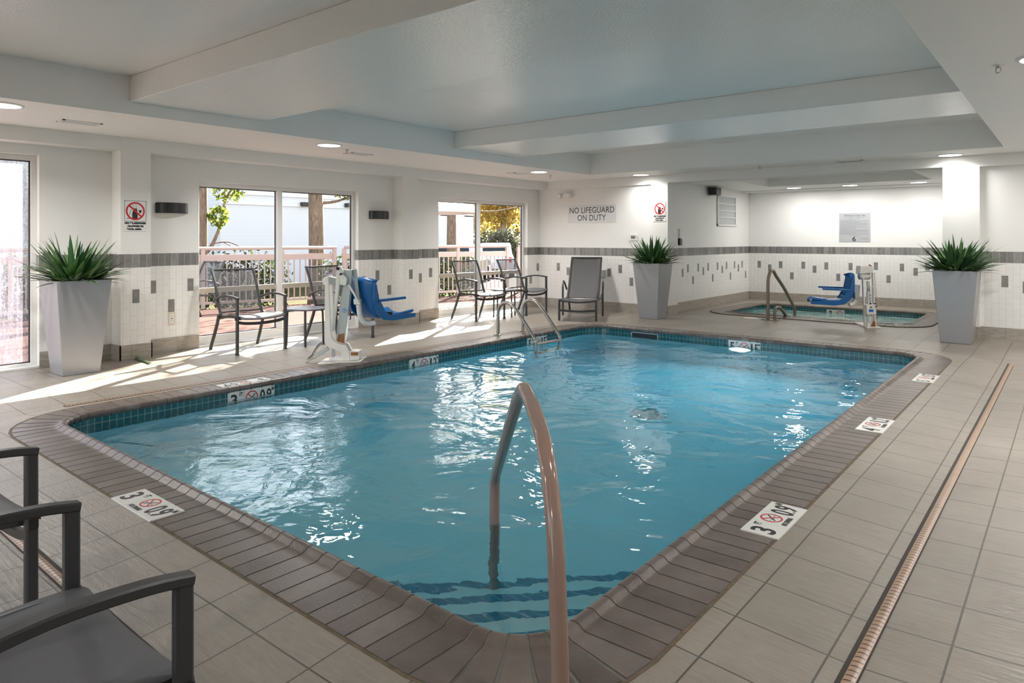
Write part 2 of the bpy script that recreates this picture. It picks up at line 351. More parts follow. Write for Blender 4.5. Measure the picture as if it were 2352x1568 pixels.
# ---------------------------------------------------------------- mesh helpers
class MB:
    def __init__(s): s.v = []; s.f = []; s.m = []; s.sm = []
    def add(s, vs, fs, m=0, smooth=False):
        o = len(s.v); s.v += [tuple(p) for p in vs]
        for f in fs: s.f.append([i + o for i in f]); s.m.append(m); s.sm.append(smooth)
    def box(s, a, b, m=0):
        x0, y0, z0 = a; x1, y1, z1 = b
        if x0 > x1: x0, x1 = x1, x0
        if y0 > y1: y0, y1 = y1, y0
        if z0 > z1: z0, z1 = z1, z0
        v = [(x0, y0, z0), (x1, y0, z0), (x1, y1, z0), (x0, y1, z0), (x0, y0, z1), (x1, y0, z1), (x1, y1, z1), (x0, y1, z1)]
        s.add(v, [(0, 3, 2, 1), (4, 5, 6, 7), (0, 1, 5, 4), (1, 2, 6, 5), (2, 3, 7, 6), (3, 0, 4, 7)], m); return s
    def prism(s, poly, fn, t0, t1, m=0):
        """poly of 2D points; fn(a,b,t)->3D"""
        n = len(poly); v = [fn(a, b, t0) for a, b in poly] + [fn(a, b, t1) for a, b in poly]
        f = [list(range(n))[::-1], list(range(n, 2 * n))] + [(i, (i + 1) % n, n + (i + 1) % n, n + i) for i in range(n)]
        s.add(v, f, m); return s
    def sweep(s, path, prof, up=(0, 0, 1), m=0, smooth=False, closed=False, caps=True, scale=None):
        """prof: list of (side, up) offsets; path: 3D points"""
        P = [Vector(p) for p in path]; n = len(P); k = len(prof); vs = []; U = Vector(up)
        prev = None
        for i, p in enumerate(P):
            if closed: t = (P[(i + 1) % n] - P[i - 1]).normalized()
            elif i == 0: t = (P[1] - P[0]).normalized()
            elif i == n - 1: t = (P[-1] - P[-2]).normalized()
            else: t = ((P[i + 1] - p).normalized() + (p - P[i - 1]).normalized()).normalized()
            ref = U if prev is None else prev
            sd_ = t.cross(ref)
            if sd_.length < 1e-4: sd_ = t.cross(Vector((1, 0, 0)) if abs(t.x) < 0.9 else Vector((0, 1, 0)))
            sd_.normalize(); u2 = sd_.cross(t).normalized(); prev = u2
            mit = 1.0
            if not closed and 0 < i < n - 1:
                c = max(0.5, (P[i + 1] - p).normalized().dot(t)); mit = 1.0 / c
            sc = scale[i] if scale else 1.0
            for a, b in prof: vs.append(p + sd_ * a * sc + u2 * b * sc * (mit if mit < 1.5 else 1.5))
        fs = []
        R_ = n if closed else n - 1
        for i in range(R_):
            j = (i + 1) % n
            for q in range(k): fs.append((i * k + q, i * k + (q + 1) % k, j * k + (q + 1) % k, j * k + q))
        if caps and not closed: fs += [list(range(k))[::-1], [(n - 1) * k + q for q in range(k)]]
        s.add(vs, fs, m, smooth); return s
    def tube(s, path, r, seg=12, m=0, closed=False, scale=None, up=(0.13, 0.21, 0.97)):
        return s.sweep(path, [(r * math.cos(2 * PI * q / seg), r * math.sin(2 * PI * q / seg)) for q in range(seg)], up, m, True, closed, True, scale)
    def bar(s, path, w, h, up=(0, 0, 1), m=0):
        c = min(w, h) * 0.18; a, b = w / 2, h / 2
        return s.sweep(path, [(-a + c, -b), (a - c, -b), (a, -b + c), (a, b - c), (a - c, b), (-a + c, b), (-a, b - c), (-a, -b + c)], up, m)
    def lathe(s, prof, seg=32, m=0, c=(0, 0, 0), smooth=True):
        vs = []; fs = []; k = len(prof)
        for i in range(seg):
            a = 2 * PI * i / seg
            for r, z in prof: vs.append((c[0] + r * math.cos(a), c[1] + r * math.sin(a), c[2] + z))
        for i in range(seg):
            j = (i + 1) % seg
            for q in range(k - 1): fs.append((i * k + q, j * k + q, j * k + q + 1, i * k + q + 1))
        s.add(vs, fs, m, smooth); return s
    def grid(s, fn, nu, nv, m=0, smooth=True):
        vs = [fn(i / nu, j / nv) for j in range(nv + 1) for i in range(nu + 1)]
        fs = [(j * (nu + 1) + i, j * (nu + 1) + i + 1, (j + 1) * (nu + 1) + i + 1, (j + 1) * (nu + 1) + i) for j in range(nv) for i in range(nu)]
        s.add(vs, fs, m, smooth); return s
    def build(s, name, mats, parent=None, bevel=0.0, solid=0.0, seg=2):
        me = bpy.data.meshes.new(name); me.from_pydata(s.v, [], s.f)
        if not isinstance(mats, (list, tuple)): mats = [mats]
        for x in mats: me.materials.append(x)
        me.polygons.foreach_set('material_index', s.m); me.polygons.foreach_set('use_smooth', s.sm)
        me.update()
        o = bpy.data.objects.new(name, me); COL.objects.link(o)
        if parent: o.parent = parent
        if solid:
            md = o.modifiers.new('solid', 'SOLIDIFY'); md.thickness = solid; md.offset = 0
        if bevel:
            md = o.modifiers.new('bevel', 'BEVEL'); md.width = bevel; md.segments = seg; md.limit_method = 'ANGLE'; md.angle_limit = R(40)
        return o
def tag(o, label, cat, group=None, kind=None):
    o['label'] = label; o['category'] = cat
    if group: o['group'] = group
    if kind: o['kind'] = kind
    return o
def thing(name, label, cat, loc=(0, 0, 0), rotz=0.0, group=None):
    o = bpy.data.objects.new(name, None); COL.objects.link(o); o.location = loc; o.rotation_euler = (0, 0, rotz); o.empty_display_size = 0.1
    return tag(o, label, cat, group)
def struct(o): o['kind'] = 'structure'; return o
def dup(root, loc, rotz, label, group=None):
    r = root.copy(); COL.objects.link(r); r.location = loc; r.rotation_euler = (0, 0, rotz); r['label'] = label
    if group: r['group'] = group
    for ch in list(root.children):
        c = ch.copy(); COL.objects.link(c); c.parent = r
        for g in list(ch.children):
            d = g.copy(); COL.objects.link(d); d.parent = c
    return r
def text_obj(name, body, size, mt, parent, fn, align='CENTER', bold=0.0, sx=1.0, spacing=1.0):
    """lettering as a mesh; fn maps (x,y) text coordinates to 3D local coordinates"""
    cu = bpy.data.curves.new(name, 'FONT'); cu.body = body; cu.size = size; cu.align_x = align; cu.align_y = 'CENTER'; cu.offset = bold; cu.resolution_u = 3
    cu.space_line = spacing
    ob = bpy.data.objects.new(name, cu); COL.objects.link(ob)
    me = bpy.data.meshes.new_from_object(ob.evaluated_get(bpy.context.evaluated_depsgraph_get()))
    bpy.data.objects.remove(ob); bpy.data.curves.remove(cu)
    for v in me.vertices: v.co = Vector(fn(v.co.x * sx, v.co.y))
    me.name = name
    me.materials.clear(); me.materials.append(mt)
    o = bpy.data.objects.new(name, me); COL.objects.link(o); o.parent = parent
    return o
def smooth_path(pts, n=6):
    """Catmull-Rom through the points"""
    P = [Vector(p) for p in pts]; out = []
    for i in range(len(P) - 1):
        a = P[max(0, i - 1)]; b = P[i]; c = P[i + 1]; d = P[min(len(P) - 1, i + 2)]
        for k in range(n):
            t = k / n
            out.append(0.5 * ((2 * b) + (c - a) * t + (2 * a - 5 * b + 4 * c - d) * t * t + (3 * b - a - 3 * c + d) * t ** 3))
    out.append(P[-1]); return out
# pixel helpers, used only to place things at measured real positions
def ray(u, v):
    l = (u - 1176) / F; return (FX + RX * l, FY + RY * l, (HZ - v) / F)
def onz(u, v, z=0.0):
    d = ray(u, v); t = (z - CAMH) / d[2]; return Vector((d[0] * t, d[1] * t, z))
def onx(u, v, X):
    d = ray(u, v); t = X / d[0]; return Vector((X, d[1] * t, CAMH + d[2] * t))
def ony(u, v, Y):
    d = ray(u, v); t = Y / d[1]; return Vector((d[0] * t, Y, CAMH + d[2] * t))

# ================================================================= THE SETTING
XW, XP = -8.28, -8.05            # window wall recess and pilaster faces
YB, YC = 11.05, 15.25            # far wall, back of the whirlpool alcove
XR, YN = 1.7, -1.7               # walls behind and beside the camera
ZC = 2.44; ZT = 2.78
SZ = 0.076, 0.152

def accents(mb, pts, plane, val, m=1, off=0.0015):
    for u, v in pts:
        if plane == 'x':
            p = onx(u, v, val); mb.box((val - 0.002, p.y - 0.037, p.z - 0.075), (val + off, p.y + 0.037, p.z + 0.075), m)
        else:
            p = ony(u, v, val); mb.box((p.x - 0.037, val - off, p.z - 0.075), (p.x + 0.037, val + 0.002, p.z + 0.075), m)

# window openings in the left wall: (y0, y1, top)
WINS = [(0.0, 2.464, 2.19), (4.137, 6.560, 2.03), (8.235, 10.670, 2.02)]
mb = MB(); XO = -8.46
y = YN
for a, b, t in WINS:
    mb.box((XO, y, -0.05), (XW, a, 2.5)); mb.box((XO, a, t), (XW, b, 2.5)); y = b
mb.box((XO, y, -0.05), (XW, YB + 0.2, 2.5))
for a, b in ((3.158, 3.475), (7.231, 7.570), (-0.45, -0.15)): mb.box((XW, a, -0.02), (XP, b, 2.5))
ys = [YN, -0.45, -0.15, 3.158, 3.475, 7.231, 7.570, YB]
for a, b in ((YN, -0.45), (-0.15, 3.158), (3.475, 7.231), (7.570, YB)): mb.box((XW, a, 2.295), (XP - 0.002, b, 2.5))
accents(mb, [(312, 680), (943.7, 629.6)], 'x', XP)
accents(mb, [(350.8, 659), (437.5, 653.5), (393.5, 701.5), (867, 632), (894, 665.5), (836, 646), (965, 638), (989, 625.7), (1235, 613), (1251, 621), (1219, 642)], 'x', XW)
for yy, zz in ((2.56, .8), (2.72, .55), (2.95, .75)): mb.box((XW - .002, yy - .037, zz - .075), (XW + .0015, yy + .037, zz + .075), 1)
struct(mb.build('wall_left', [M['wall'], M['greytile']]))

mb = MB()
mb.box((XW, YB, -0.05), (-5.62, YB + 0.2, 2.5)); mb.box((XW, YB - 0.045, 2.285), (-5.78, YB, 2.5))
mb.box((-5.778, 11.0, -0.02), (-5.465, 11.39, 2.5))
mb.box((-5.466, 11.0, 2.302), (-1.392, 11.36, 2.5))            # header over the alcove
mb.box((-1.392, 11.0, -0.02), (-0.974, 11.72, 2.5))
mb.box((-0.974, 11.09, -0.05), (XR, 11.3, 2.5)); mb.box((-0.974, 11.0, 2.285), (XR, 11.09, 2.5))
accents(mb, [(1282.4, 612.6), (1305, 622.7), (1399, 626), (1424.6, 617.5), (1450.4, 647)], 'y', YB)
accents(mb, [(2308, 646), (2357, 660)], 'y', 11.09)
for xx, zz in ((-.35, .82), (.1, .7), (.55, .9)): mb.box((xx - .037, 11.0885, zz - .075), (xx + .037, 11.092, zz + .075), 1)
struct(mb.build('wall_back', [M['wall'], M['greytile']]))
mb = MB()
mb.box((-5.8, 11.39, -0.05), (-5.62, YC + 0.15, 2.7))
accents(mb, [(1567.8, 626.5), (1580, 616), (1591.8, 643), (1603.7, 614), (1615.4, 622.5), (1626.5, 612.5), (1637, 638), (1648, 611), (1658.8, 618.8), (1668.7, 609.4), (1677.8, 633.8), (1687, 607.8), (1696, 615.3), (1704.5, 606.5), (1712.5, 630)], 'x', -5.62)
struct(mb.build('wall_alcove_left', [M['wall'], M['greytile']]))
mb = MB(); mb.box((-5.62, YC, -0.05), (-1.2, YC + 0.15, 2.7))
accents(mb, [(1743.8, 606.7), (1768, 615), (1793, 607.8), (1818.7, 633.2), (1845, 609), (1871, 618), (1898, 610.5), (1925.5, 636.7), (1953.7, 612), (1981.6, 620.5), (2011.8, 611), (2041, 640.6), (2071.6, 614), (2103, 624), (2130, 612)], 'y', YC)
struct(mb.build('wall_alcove_back', [M['wall'], M['greytile']]))
mb = MB(); mb.box((-1.40, 11.72, -0.05), (-1.2, YC, 2.7)); struct(mb.build('wall_alcove_right', [M['wall']]))
mb = MB(); mb.box((XR, YN, -0.05), (XR + 0.15, 11.3, 2.5)); struct(mb.build('wall_right', [M['wall']]))
mb = MB(); NW0, NW1, NWT = -7.4, -1.2, 2.10  # near wall, with an opening for the added daylight window
mb.box((XO, YN - 0.15, -0.05), (NW0, YN, 2.5)); mb.box((NW1, YN - 0.15, -0.05), (XR + 0.15, YN, 2.5)); mb.box((NW0, YN - 0.15, NWT), (NW1, YN, 2.5))
struct(mb.build('wall_near', [M['wall']]))

# ceiling: low soffit around a recessed tray that two dropped beams cross
TX0, TX1, TY0, TY1 = -6.55, -0.665, -1.0, 10.213
mb = MB()
mb.box((XO, YN - .15, ZC), (TX0, YB + .2, ZT + .1), 1); mb.box((TX1, YN - .15, ZC), (XR + .15, 11.3, ZT + .1), 1)
mb.box((TX0, YN - .15, ZC), (TX1, TY0, ZT + .1), 1); mb.box((TX0, TY1, ZC), (TX1, 11.3, ZT + .1), 1)
mb.box((TX0, TY0, ZT), (TX1, TY1, ZT + .1), 0)
# alcove
AZ = 2.36
mb.box((-5.75, 11.36, AZ), (-4.72, YC + .1, 2.8), 1); mb.box((-1.92, 11.36, AZ), (-1.2, YC + .1, 2.8), 1)
mb.box((-4.72, 11.36, AZ), (-1.92, 11.9, 2.8), 1); mb.box((-4.72, 13.9, AZ), (-1.92, YC + .1, 2.8), 1); mb.box((-4.72, 11.9, 2.56), (-1.92, 13.9, 2.8), 1)
ceil = struct(mb.build('ceiling', [M['ceil'], M['ceilflat']]))
for a, b in ((2.645, 3.965), (6.812, 8.102)):
    mb = MB(); mb.box((TX0, a, 2.555), (TX1, b, ZT), 0)
    bm = mb.build('ceiling_beam', [M['ceil']], ceil, bevel=0.006)
mb = MB(); mb.box((-5.62, 14.82, 2.335), (-1.40, YC, AZ)); struct(mb.build('trim_1', [M['ceilflat']]))

# pool outline -----------------------------------------------------------------
def round_poly(C, rad, step):
    """rounded polygon: list of (point, outward normal, on_arc)"""
    n = len(C); out = []
    for i in range(n):
        p = Vector(C[i]); a = Vector(C[i - 1]); b = Vector(C[(i + 1) % n]); r = rad[i]
        d1 = (p - a).normalized(); d2 = (b - p).normalized(); ang = math.acos(max(-1, min(1, d1.dot(d2)))); t = r * math.tan(ang / 2)
        n1 = Vector((d1.y, -d1.x)); n2 = Vector((d2.y, -d2.x)); cen = p - d1 * t - n1 * r
        a1 = math.atan2(n1.y, n1.x); da = (math.atan2(n2.y, n2.x) - a1 + PI) % (2 * PI) - PI
        k = max(4, int(round(abs(da) * r / step)))
        for q in range(k + 1):
            an = a1 + da * q / k; nn = Vector((math.cos(an), math.sin(an))); out.append((cen + nn * r, nn, q < k))
    return out
POOLC = [(-1.335, 1.735), (-1.345, 8.98), (-5.74, 8.98), (-5.74, 1.80)]
POOLR = [0.22, 0.28, 0.36, 0.28]
SPAC = [(-1.98, 11.98), (-1.98, 14.12), (-4.90, 14.12), (-4.90, 12.08)]
SPAR = [0.25] * 4
WZ = -0.09; SWZ = -0.085
def inset(outl, d): return [(p + n * d) for p, n, a in outl]
def in_poly(x, y, poly):
    c = False; j = len(poly) - 1
    for i in range(len(poly)):
        xi, yi = poly[i]; xj, yj = poly[j]
        if (yi > y) != (yj > y) and x < (xj - xi) * (y - yi) / (yj - yi) + xi: c = not c
        j = i
    return c
PO = round_poly(POOLC, POOLR, 0.05); SO = round_poly(SPAC, SPAR, 0.05)
CW = 0.312
DRN = []                       # line of the slotted drain around the pool, one point per outline point
def build_floor():
    A, B, C = [], [], []
    for p, n, a in PO:
        w = max(0.0, -n.x); dd = 0.46 * (1 - w) + 0.23 * w
        A.append((*(p + n * (CW + 0.014)), 0.012)); B.append((*(p + n * (CW + dd)), -0.020)); C.append((*(p + n * (CW + dd + 0.55)), 0.0))
        DRN.append(Vector(B[-1]))
    bm_ = bmesh.new()
    def loop(pts):
        vs = [bm_.verts.new(p) for p in pts]
        return vs, [bm_.edges.new((vs[i], vs[(i + 1) % len(vs)])) for i in range(len(vs))]
    va, ea = loop(A); vb, eb = loop(B); vc, ec = loop(C)
    for q, r in ((va, vb), (vb, vc)):
        for i in range(len(q)):
            j = (i + 1) % len(q); f = bm_.faces.new((q[i], q[j], r[j], r[i]))
    room = [(XO, YN), (XR + .1, YN), (XR + .1, 11.2), (-1.3, 11.2), (-1.3, YC + .1), (-5.72, YC + .1), (-5.72, 11.2), (XO, 11.2)]
    vr, er = loop([(x, y, 0.0) for x, y in room])
    vs_, es = loop([(*(p + n * 0.31), 0.0) for p, n, a in SO])
    g = bmesh.ops.triangle_fill(bm_, use_beauty=True, edges=ec + er + es)
    bmesh.ops.recalc_face_normals(bm_, faces=list(bm_.faces))
    for f in bm_.faces:
        f.smooth = False
        if f.normal.z < 0: f.normal_flip()
    me = bpy.data.meshes.new('floor'); bm_.to_mesh(me); bm_.free(); me.materials.append(M['floor'])
    o = bpy.data.objects.new('floor', me); COL.objects.link(o); return o
struct(build_floor())

# coping: a ring of bullnosed bricks on a grout bed --------------------------------
PROF = [(-0.004, -0.016), (-0.012, -0.008), (-0.015, 0.006), (-0.010, 0.020), (0.002, 0.029), (0.018, 0.032), (0.034, 0.027), (0.050, 0.015), (0.066, 0.010), (0.10, 0.011), (0.312, 0.012), (0.314, -0.03)]
def coping(name, outl, pitch, label, width=0.314, parent=None, depth_gap=()):
    mb = MB(); n = len(outl); sc = width / 0.314
    # cumulative length along the inner line
    P = [o[0] for o in outl] + [outl[0][0]]; Nn = [o[1] for o in outl] + [outl[0][1]]
    arcs = [o[2] for o in outl]
    def bricks(i):
        a, b = P[i], P[i + 1]; L = (b - a).length
        return L
    def brick(pa, na, pb, nb, gap, kg, m=0):
        d = (pb - pa); L = d.length
        vs = []; pr = PROF[:-2] + [(0.300, 0.0120), (0.312, 0.0115)]; k = len(pr)
        for t in (gap, 0.5, 1 - gap):
            for q, z in pr:
                q2 = q * sc if q > 0.1 else q
                a = pa + na * q2; b = pb + nb * q2; p = a.lerp(b, t); vs.append((p.x, p.y, z - (kg if q < 0.312 else kg)))
        fs = []
        for r in range(2):
            for q in range(k - 1): fs.append((r * k + q, (r + 1) * k + q, (r + 1) * k + q + 1, r * k + q + 1))
        mb.add(vs, [f[::-1] for f in fs], m, True)
        low = [(v[0], v[1], v[2] - 0.012) for v in vs]
        for r in (0, 2):                       # the two joint sides of the brick
            for q in range(k - 1): mb.add([vs[r * k + q], vs[r * k + q + 1], low[r * k + q + 1], low[r * k + q]], [(0, 1, 2, 3)], m, False)
    i = 0
    while i < n:
        a, b = P[i], P[i + 1]; L = (b - a).length
        if arcs[i]:
            brick(a, Nn[i], b, Nn[i + 1], 0.07, 0)
        else:
            k = max(1, round(L / pitch))
            for q in range(k):
                t0, t1 = q / k, (q + 1) / k
                n0 = Nn[i].lerp(Nn[i + 1], t0).normalized(); n1 = Nn[i].lerp(Nn[i + 1], t1).normalized()
                brick(a.lerp(b, t0), n0, a.lerp(b, t1), n1, 0.036, 0)
        i += 1
    o = mb.build(name, [M['brick']], parent)
    g = MB()
    for i in range(n):
        vs = []; k = len(PROF)
        for p, nn in ((P[i], Nn[i]), (P[i + 1], Nn[i + 1])):
            for q, z in PROF:
                q2 = q * sc if q > 0.1 else q
                # grout lies a little below the bricks
                w = p + nn * (q2 + (0.003 if q < 0 else 0)); vs.append((w.x, w.y, z - 0.0035))
        g.add(vs, [(q, q + 1, k + q + 1, k + q) for q in range(k - 1)], 0, True)
    g.build('grout', [M['grout']], o)
    c = MB()
    for i in range(n):
        p, q = P[i], P[i + 1]; a0 = p + Nn[i] * width; a1 = p + Nn[i] * (width + 0.016); b0 = q + Nn[i + 1] * width; b1 = q + Nn[i + 1] * (width + 0.016)
        c.add([(*a0, 0.0095), (*a1, 0.013), (*b1, 0.013), (*b0, 0.0095), (*a0, -0.02), (*a1, -0.02), (*b1, -0.02), (*b0, -0.02)], [(0, 1, 2, 3), (1, 5, 6, 2), (0, 3, 7, 4)])
    c.build('joint_sealant', [M['caulk']], o)
    return o
PO2 = round_poly(POOLC, POOLR, 0.062)
pool = thing('swimming_pool', 'large rectangular indoor pool edged with brown bullnose bricks, teal tiles at its waterline', 'pool', (0, 0, 0))
struct(pool)
coping('coping', PO2, 0.105, '', 0.312, pool)
ob = MB(); n = len(PO)
def pool_bottom(y): return -1.0 if y < 3.6 else -1.0 - 0.55 * min(1, (y - 3.6) / 4.4)
for i in range(n):
    (p, nn, a), (q, nq, b) = PO[i], PO[(i + 1) % n]
    segs = 1 if a else 12
    for k in range(segs):
        u = p.lerp(q, k / segs); w = p.lerp(q, (k + 1) / segs)
        ob.add([(u.x, u.y, -0.25), (w.x, w.y, -0.25), (w.x, w.y, pool_bottom(w.y)), (u.x, u.y, pool_bottom(u.y))], [(0, 1, 2, 3)], 0)
for k in range(20):
    y0, y1 = 1.4 + 7.7 * k / 20, 1.4 + 7.7 * (k + 1) / 20
    ob.add([(-5.85, y0, pool_bottom(y0)), (-1.25, y0, pool_bottom(y0)), (-1.25, y1, pool_bottom(y1)), (-5.85, y1, pool_bottom(y1))], [(0, 1, 2, 3)], 0)
ob.build('basin', [M['plaster']], pool)
tb = MB()
for i in range(n):
    (p, nn, a), (q, nq, b) = PO[i], PO[(i + 1) % n]
    tb.add([(p.x, p.y, 0.004), (q.x, q.y, 0.004), (q.x, q.y, -0.25), (p.x, p.y, -0.25)], [(0, 1, 2, 3)], 0)
tb.build('waterline_tile', [M['mosaic']], pool)
# corner steps, cut across the near right corner
def corner_step(s, z):
    c = Vector((-1.345, 1.745)); r2 = s * 1.4142
    a = c + Vector((-r2, 0)); b = c + Vector((0, r2)); mb = MB()
    top = [(c.x, c.y), (b.x, b.y), (a.x, a.y)]
    mb.prism(top, lambda x, y, t: (x, y, t), -0.98, z, 0)
    d = (b - a).normalized(); nrm = Vector((-0.7071, 0.7071))
    o = mb.build('step', [M['plaster']], pool)
    t = MB()
    w = [(a.x, a.y), (b.x, b.y), (b.x - nrm.x * .055, b.y - nrm.y * .055), (a.x - nrm.x * .055, a.y - nrm.y * .055)]
    t.prism(w, lambda x, y, q: (x + nrm.x * .002, y + nrm.y * .002, q), z - 0.055, z + 0.003, 0)
    t.build('nosing_tile', [M['steptile']], o)
for s, z in ((0.42, -0.24), (0.72, -0.42), (1.02, -0.60), (1.32, -0.80)): corner_step(s, z)
def water_obj(name, outl, z, mt, label):
    bm_ = bmesh.new(); vs = [bm_.verts.new((p.x + nn.x * .004, p.y + nn.y * .004, z)) for p, nn, a in outl]
    bm_.faces.new(vs); me = bpy.data.meshes.new(name); bm_.normal_update()
    if bm_.faces[0:1] and list(bm_.faces)[0].normal.z < 0:
        bmesh.ops.reverse_faces(bm_, faces=list(bm_.faces))
    bm_.to_mesh(me); bm_.free()
    me.materials.append(mt); o = bpy.data.objects.new(name, me); COL.objects.link(o)
    return tag(o, label, 'water', kind='stuff')
water_obj('pool_water', PO, WZ, M['water'], 'clear rippling blue water filling the large swimming pool')
md = MB(); md.lathe([(0.0, 0.02), (0.10, 0.018), (0.16, 0.01), (0.17, 0.0)], 28)
md.build('main_drain', [M['liftgrey']], None).location = (-3.3, 6.2, pool_bottom(6.2))
tag(bpy.data.objects['main_drain'], 'round pale drain cover on the bottom under the pool water', 'drain')

# whirlpool ---------------------------------------------------------------------
spa = thing('whirlpool_spa', 'small rounded whirlpool spa with brown brick edge in the alcove', 'spa'); struct(spa)
coping('coping', round_poly(SPAC, SPAR, 0.062), 0.105, '', 0.30, spa)
tb = MB(); ob = MB(); n = len(SO)
for i in range(n):
    p, q = SO[i][0], SO[(i + 1) % n][0]
    tb.add([(*p, 0.004), (*q, 0.004), (*q, -0.25), (*p, -0.25)], [(0, 1, 2, 3)]); ob.add([(*p, -0.25), (*q, -0.25), (*q, -0.9), (*p, -0.9)], [(0, 1, 2, 3)])
ob.add([(*p, -0.9) for p, a, b in SO], [list(range(n))])
tb.build('waterline_tile', [M['mosaic']], spa); ob.build('basin', [M['spaplaster']], spa)
water_obj('spa_water', SO, SWZ, M['spawater'], 'foaming pale green water bubbling in the whirlpool spa')

# skirting ------------------------------------------------------------------------
BH = 0.165; BT = 0.012
def skirt(name, boxes):
    mb = MB()
    for a, b in boxes: mb.box((a[0], a[1], -0.02), (b[0], b[1], BH))
    struct(mb.build(name, [M['base']]))
X1, X2 = XW + BT, XP + BT
skirt('baseboard_left', [((XW, YN), (X1, 0.0)), ((XW, 2.464), (X1, 3.158)), ((XW, 3.146), (X2, 3.158)), ((XP, 3.146), (X2, 3.487)), ((XW, 3.475), (X2, 3.487)), ((XW, 3.487), (X1, 4.137)), ((XW, 6.56), (X1, 7.219)),
                         ((XW, 7.219), (X2, 7.231)), ((XP, 7.231), (X2, 7.582)), ((XW, 7.57), (X2, 7.582)), ((XW, 7.582), (X1, 8.235)), ((XW, 10.67), (X1, YB))])
skirt('baseboard_back', [((X1, YB - BT), (-5.778, YB)), ((-5.790, 11.0 - BT), (-5.453, 11.0)), ((-5.790, 11.0), (-5.778, YB)), ((-5.465, 11.0), (-5.453, 11.39)), ((-1.404, 11.0 - BT), (-0.962, 11.0)), ((-0.974, 11.0), (-0.962, 11.09)), ((-1.404, 11.0), (-1.392, 11.72)), ((-0.962, 11.09 - BT), (XR, 11.09))])
skirt('baseboard_alcove', [((-5.62, 11.39), (-5.608, YC)), ((-5.608, YC - BT), (-1.412, YC)), ((-1.412, 11.72), (-1.40, YC))])
skirt('baseboard_right', [((XR - BT, YN), (XR, 11.09))]); skirt('baseboard_near', [((XO, YN), (NW0, YN + BT)), ((NW1, YN), (XR, YN + BT))])

# windows --------------------------------------------------------------------------
def window(idx, y0, y1, top, mull, bar_z, gm, sill=0.125):
    r = bpy.data.objects.new('window_%d' % idx, None); COL.objects.link(r); struct(r)
    xf0, xf1 = -8.43, -8.36
    f = MB(); g = MB(); w = 0.05
    f.box((xf0, y0, top - 0.055), (xf1, y1, top)); f.box((xf0, y0, sill), (xf1, y0 + w, top - 0.055)); f.box((xf0, y1 - w, sill), (xf1, y1, top - 0.055)); f.box((xf0, y0, 0.0), (xf1, y1, sill))
    f.box((xf1, y0, -0.01), (XW + 0.004, y1, 0.02))
    edges = [y0 + w]
    for m_ in mull: f.box((xf0 + .004, m_ - 0.038, sill), (xf1 + 0.012, m_ + 0.038, top - .055)); edges += [m_ - 0.035, m_ + 0.035]
    edges.append(y1 - w)
    f.build('window_frame', [M['alu']], r, bevel=0.004)
    gk = MB(); pn = MB(); br = MB()
    for k in range(0, len(edges), 2):
        a, b = edges[k], edges[k + 1]
        e = 0.012
        gk.box((-8.405, a, sill), (-8.385, a + e, top - .055)); gk.box((-8.405, b - e, sill), (-8.385, b, top - .055)); gk.box((-8.405, a, sill), (-8.385, b, sill + e)); gk.box((-8.405, a, top - .055 - e), (-8.385, b, top - .055))
        pn.add([(-8.395, a, sill), (-8.395, b, sill), (-8.395, b, top - .055), (-8.395, a, top - .055)], [(0, 1, 2, 3)])
        if bar_z: br.box((-8.43, a, bar_z - 0.033), (-8.375, b, bar_z + 0.033))
    gk.build('gasket', [M['gasket']], r); o = pn.build('pane', [gm], r)
    if bar_z: br.build('crossbar', [M['tanframe']], r, bevel=0.003)
    return r
window(1, *WINS[0], [], 0, M['fog'], 0.05)
window(2, *WINS[1], [5.29], 0.685, M['glass'])
window(3, *WINS[2], [9.33], 0.695, M['glass'])

r = bpy.data.objects.new('window_4', None); COL.objects.link(r); struct(r)  # unseen window behind the camera, added to light the near deck
f = MB(); pn = MB(); ya, yb = YN - .12, YN - .05
f.box((NW0, ya, NWT - .055), (NW1, yb, NWT)); f.box((NW0, ya, 0), (NW1, yb, .125))
for k in range(5):
    x = NW0 + .03 + (NW1 - NW0 - .06) * k / 4; f.box((x - .03, ya, .125), (x + .03, yb, NWT - .055))
    if k < 4: x2 = NW0 + .03 + (NW1 - NW0 - .06) * (k + 1) / 4; pn.add([(x + .03, YN - .09, .125), (x2 - .03, YN - .09, .125), (x2 - .03, YN - .09, NWT - .055), (x + .03, YN - .09, NWT - .055)], [(0, 1, 2, 3)])
f.build('window_frame', [M['alu']], r); pn.build('pane', [M['glass']], r)
# recessed lights and lamps ----------------------------------------------------------
def ceiling_light(x, y, z, w, label, spread=180, r=0.13, group=None):
    t = thing('ceiling_light', label, 'ceiling light', (x, y, z), 0, group)
    mb = MB(); mb.lathe([(r, -0.010), (r + 0.004, -0.012), (r + 0.022, -0.006), (r + 0.024, 0.0)], 32); mb.build('trim_ring', [M['white']], t)
    mb = MB(); mb.lathe([(0.0, -0.004), (r * .8, -0.005), (r, -0.010)], 32); mb.build('diffuser', [M['lampglow']], t)
    l = bpy.data.lights.new('lamp', 'AREA'); l.shape = 'DISK'; l.size = r * 2; l.energy = w; l.color = LAMP_C; l.spread = R(spread)
    o = bpy.data.objects.new('lamp', l); COL.objects.link(o); o.parent = t; o.location = (0, 0, -0.02)
    return t
LP = [(-6.889, 1.786, 'round recessed light at the left picture edge above the fogged window'), (-6.84, 4.987, 'round recessed light in the soffit above the left sliding window'), (-6.88, 9.176, 'round recessed light in the soffit above the far sliding window'),
      (-5.82, 10.70, 'round recessed light beside the pilaster with a prohibition sign'), (-1.276, 10.75, 'round recessed light before the right column by the tall planter'), (-0.135, 5.33, 'round recessed light cut by the right picture edge')]
for x, y, l in LP: ceiling_light(x, y, ZC, LAMP_W * (0.32 if y > 10.5 else 1.0), l, 150)
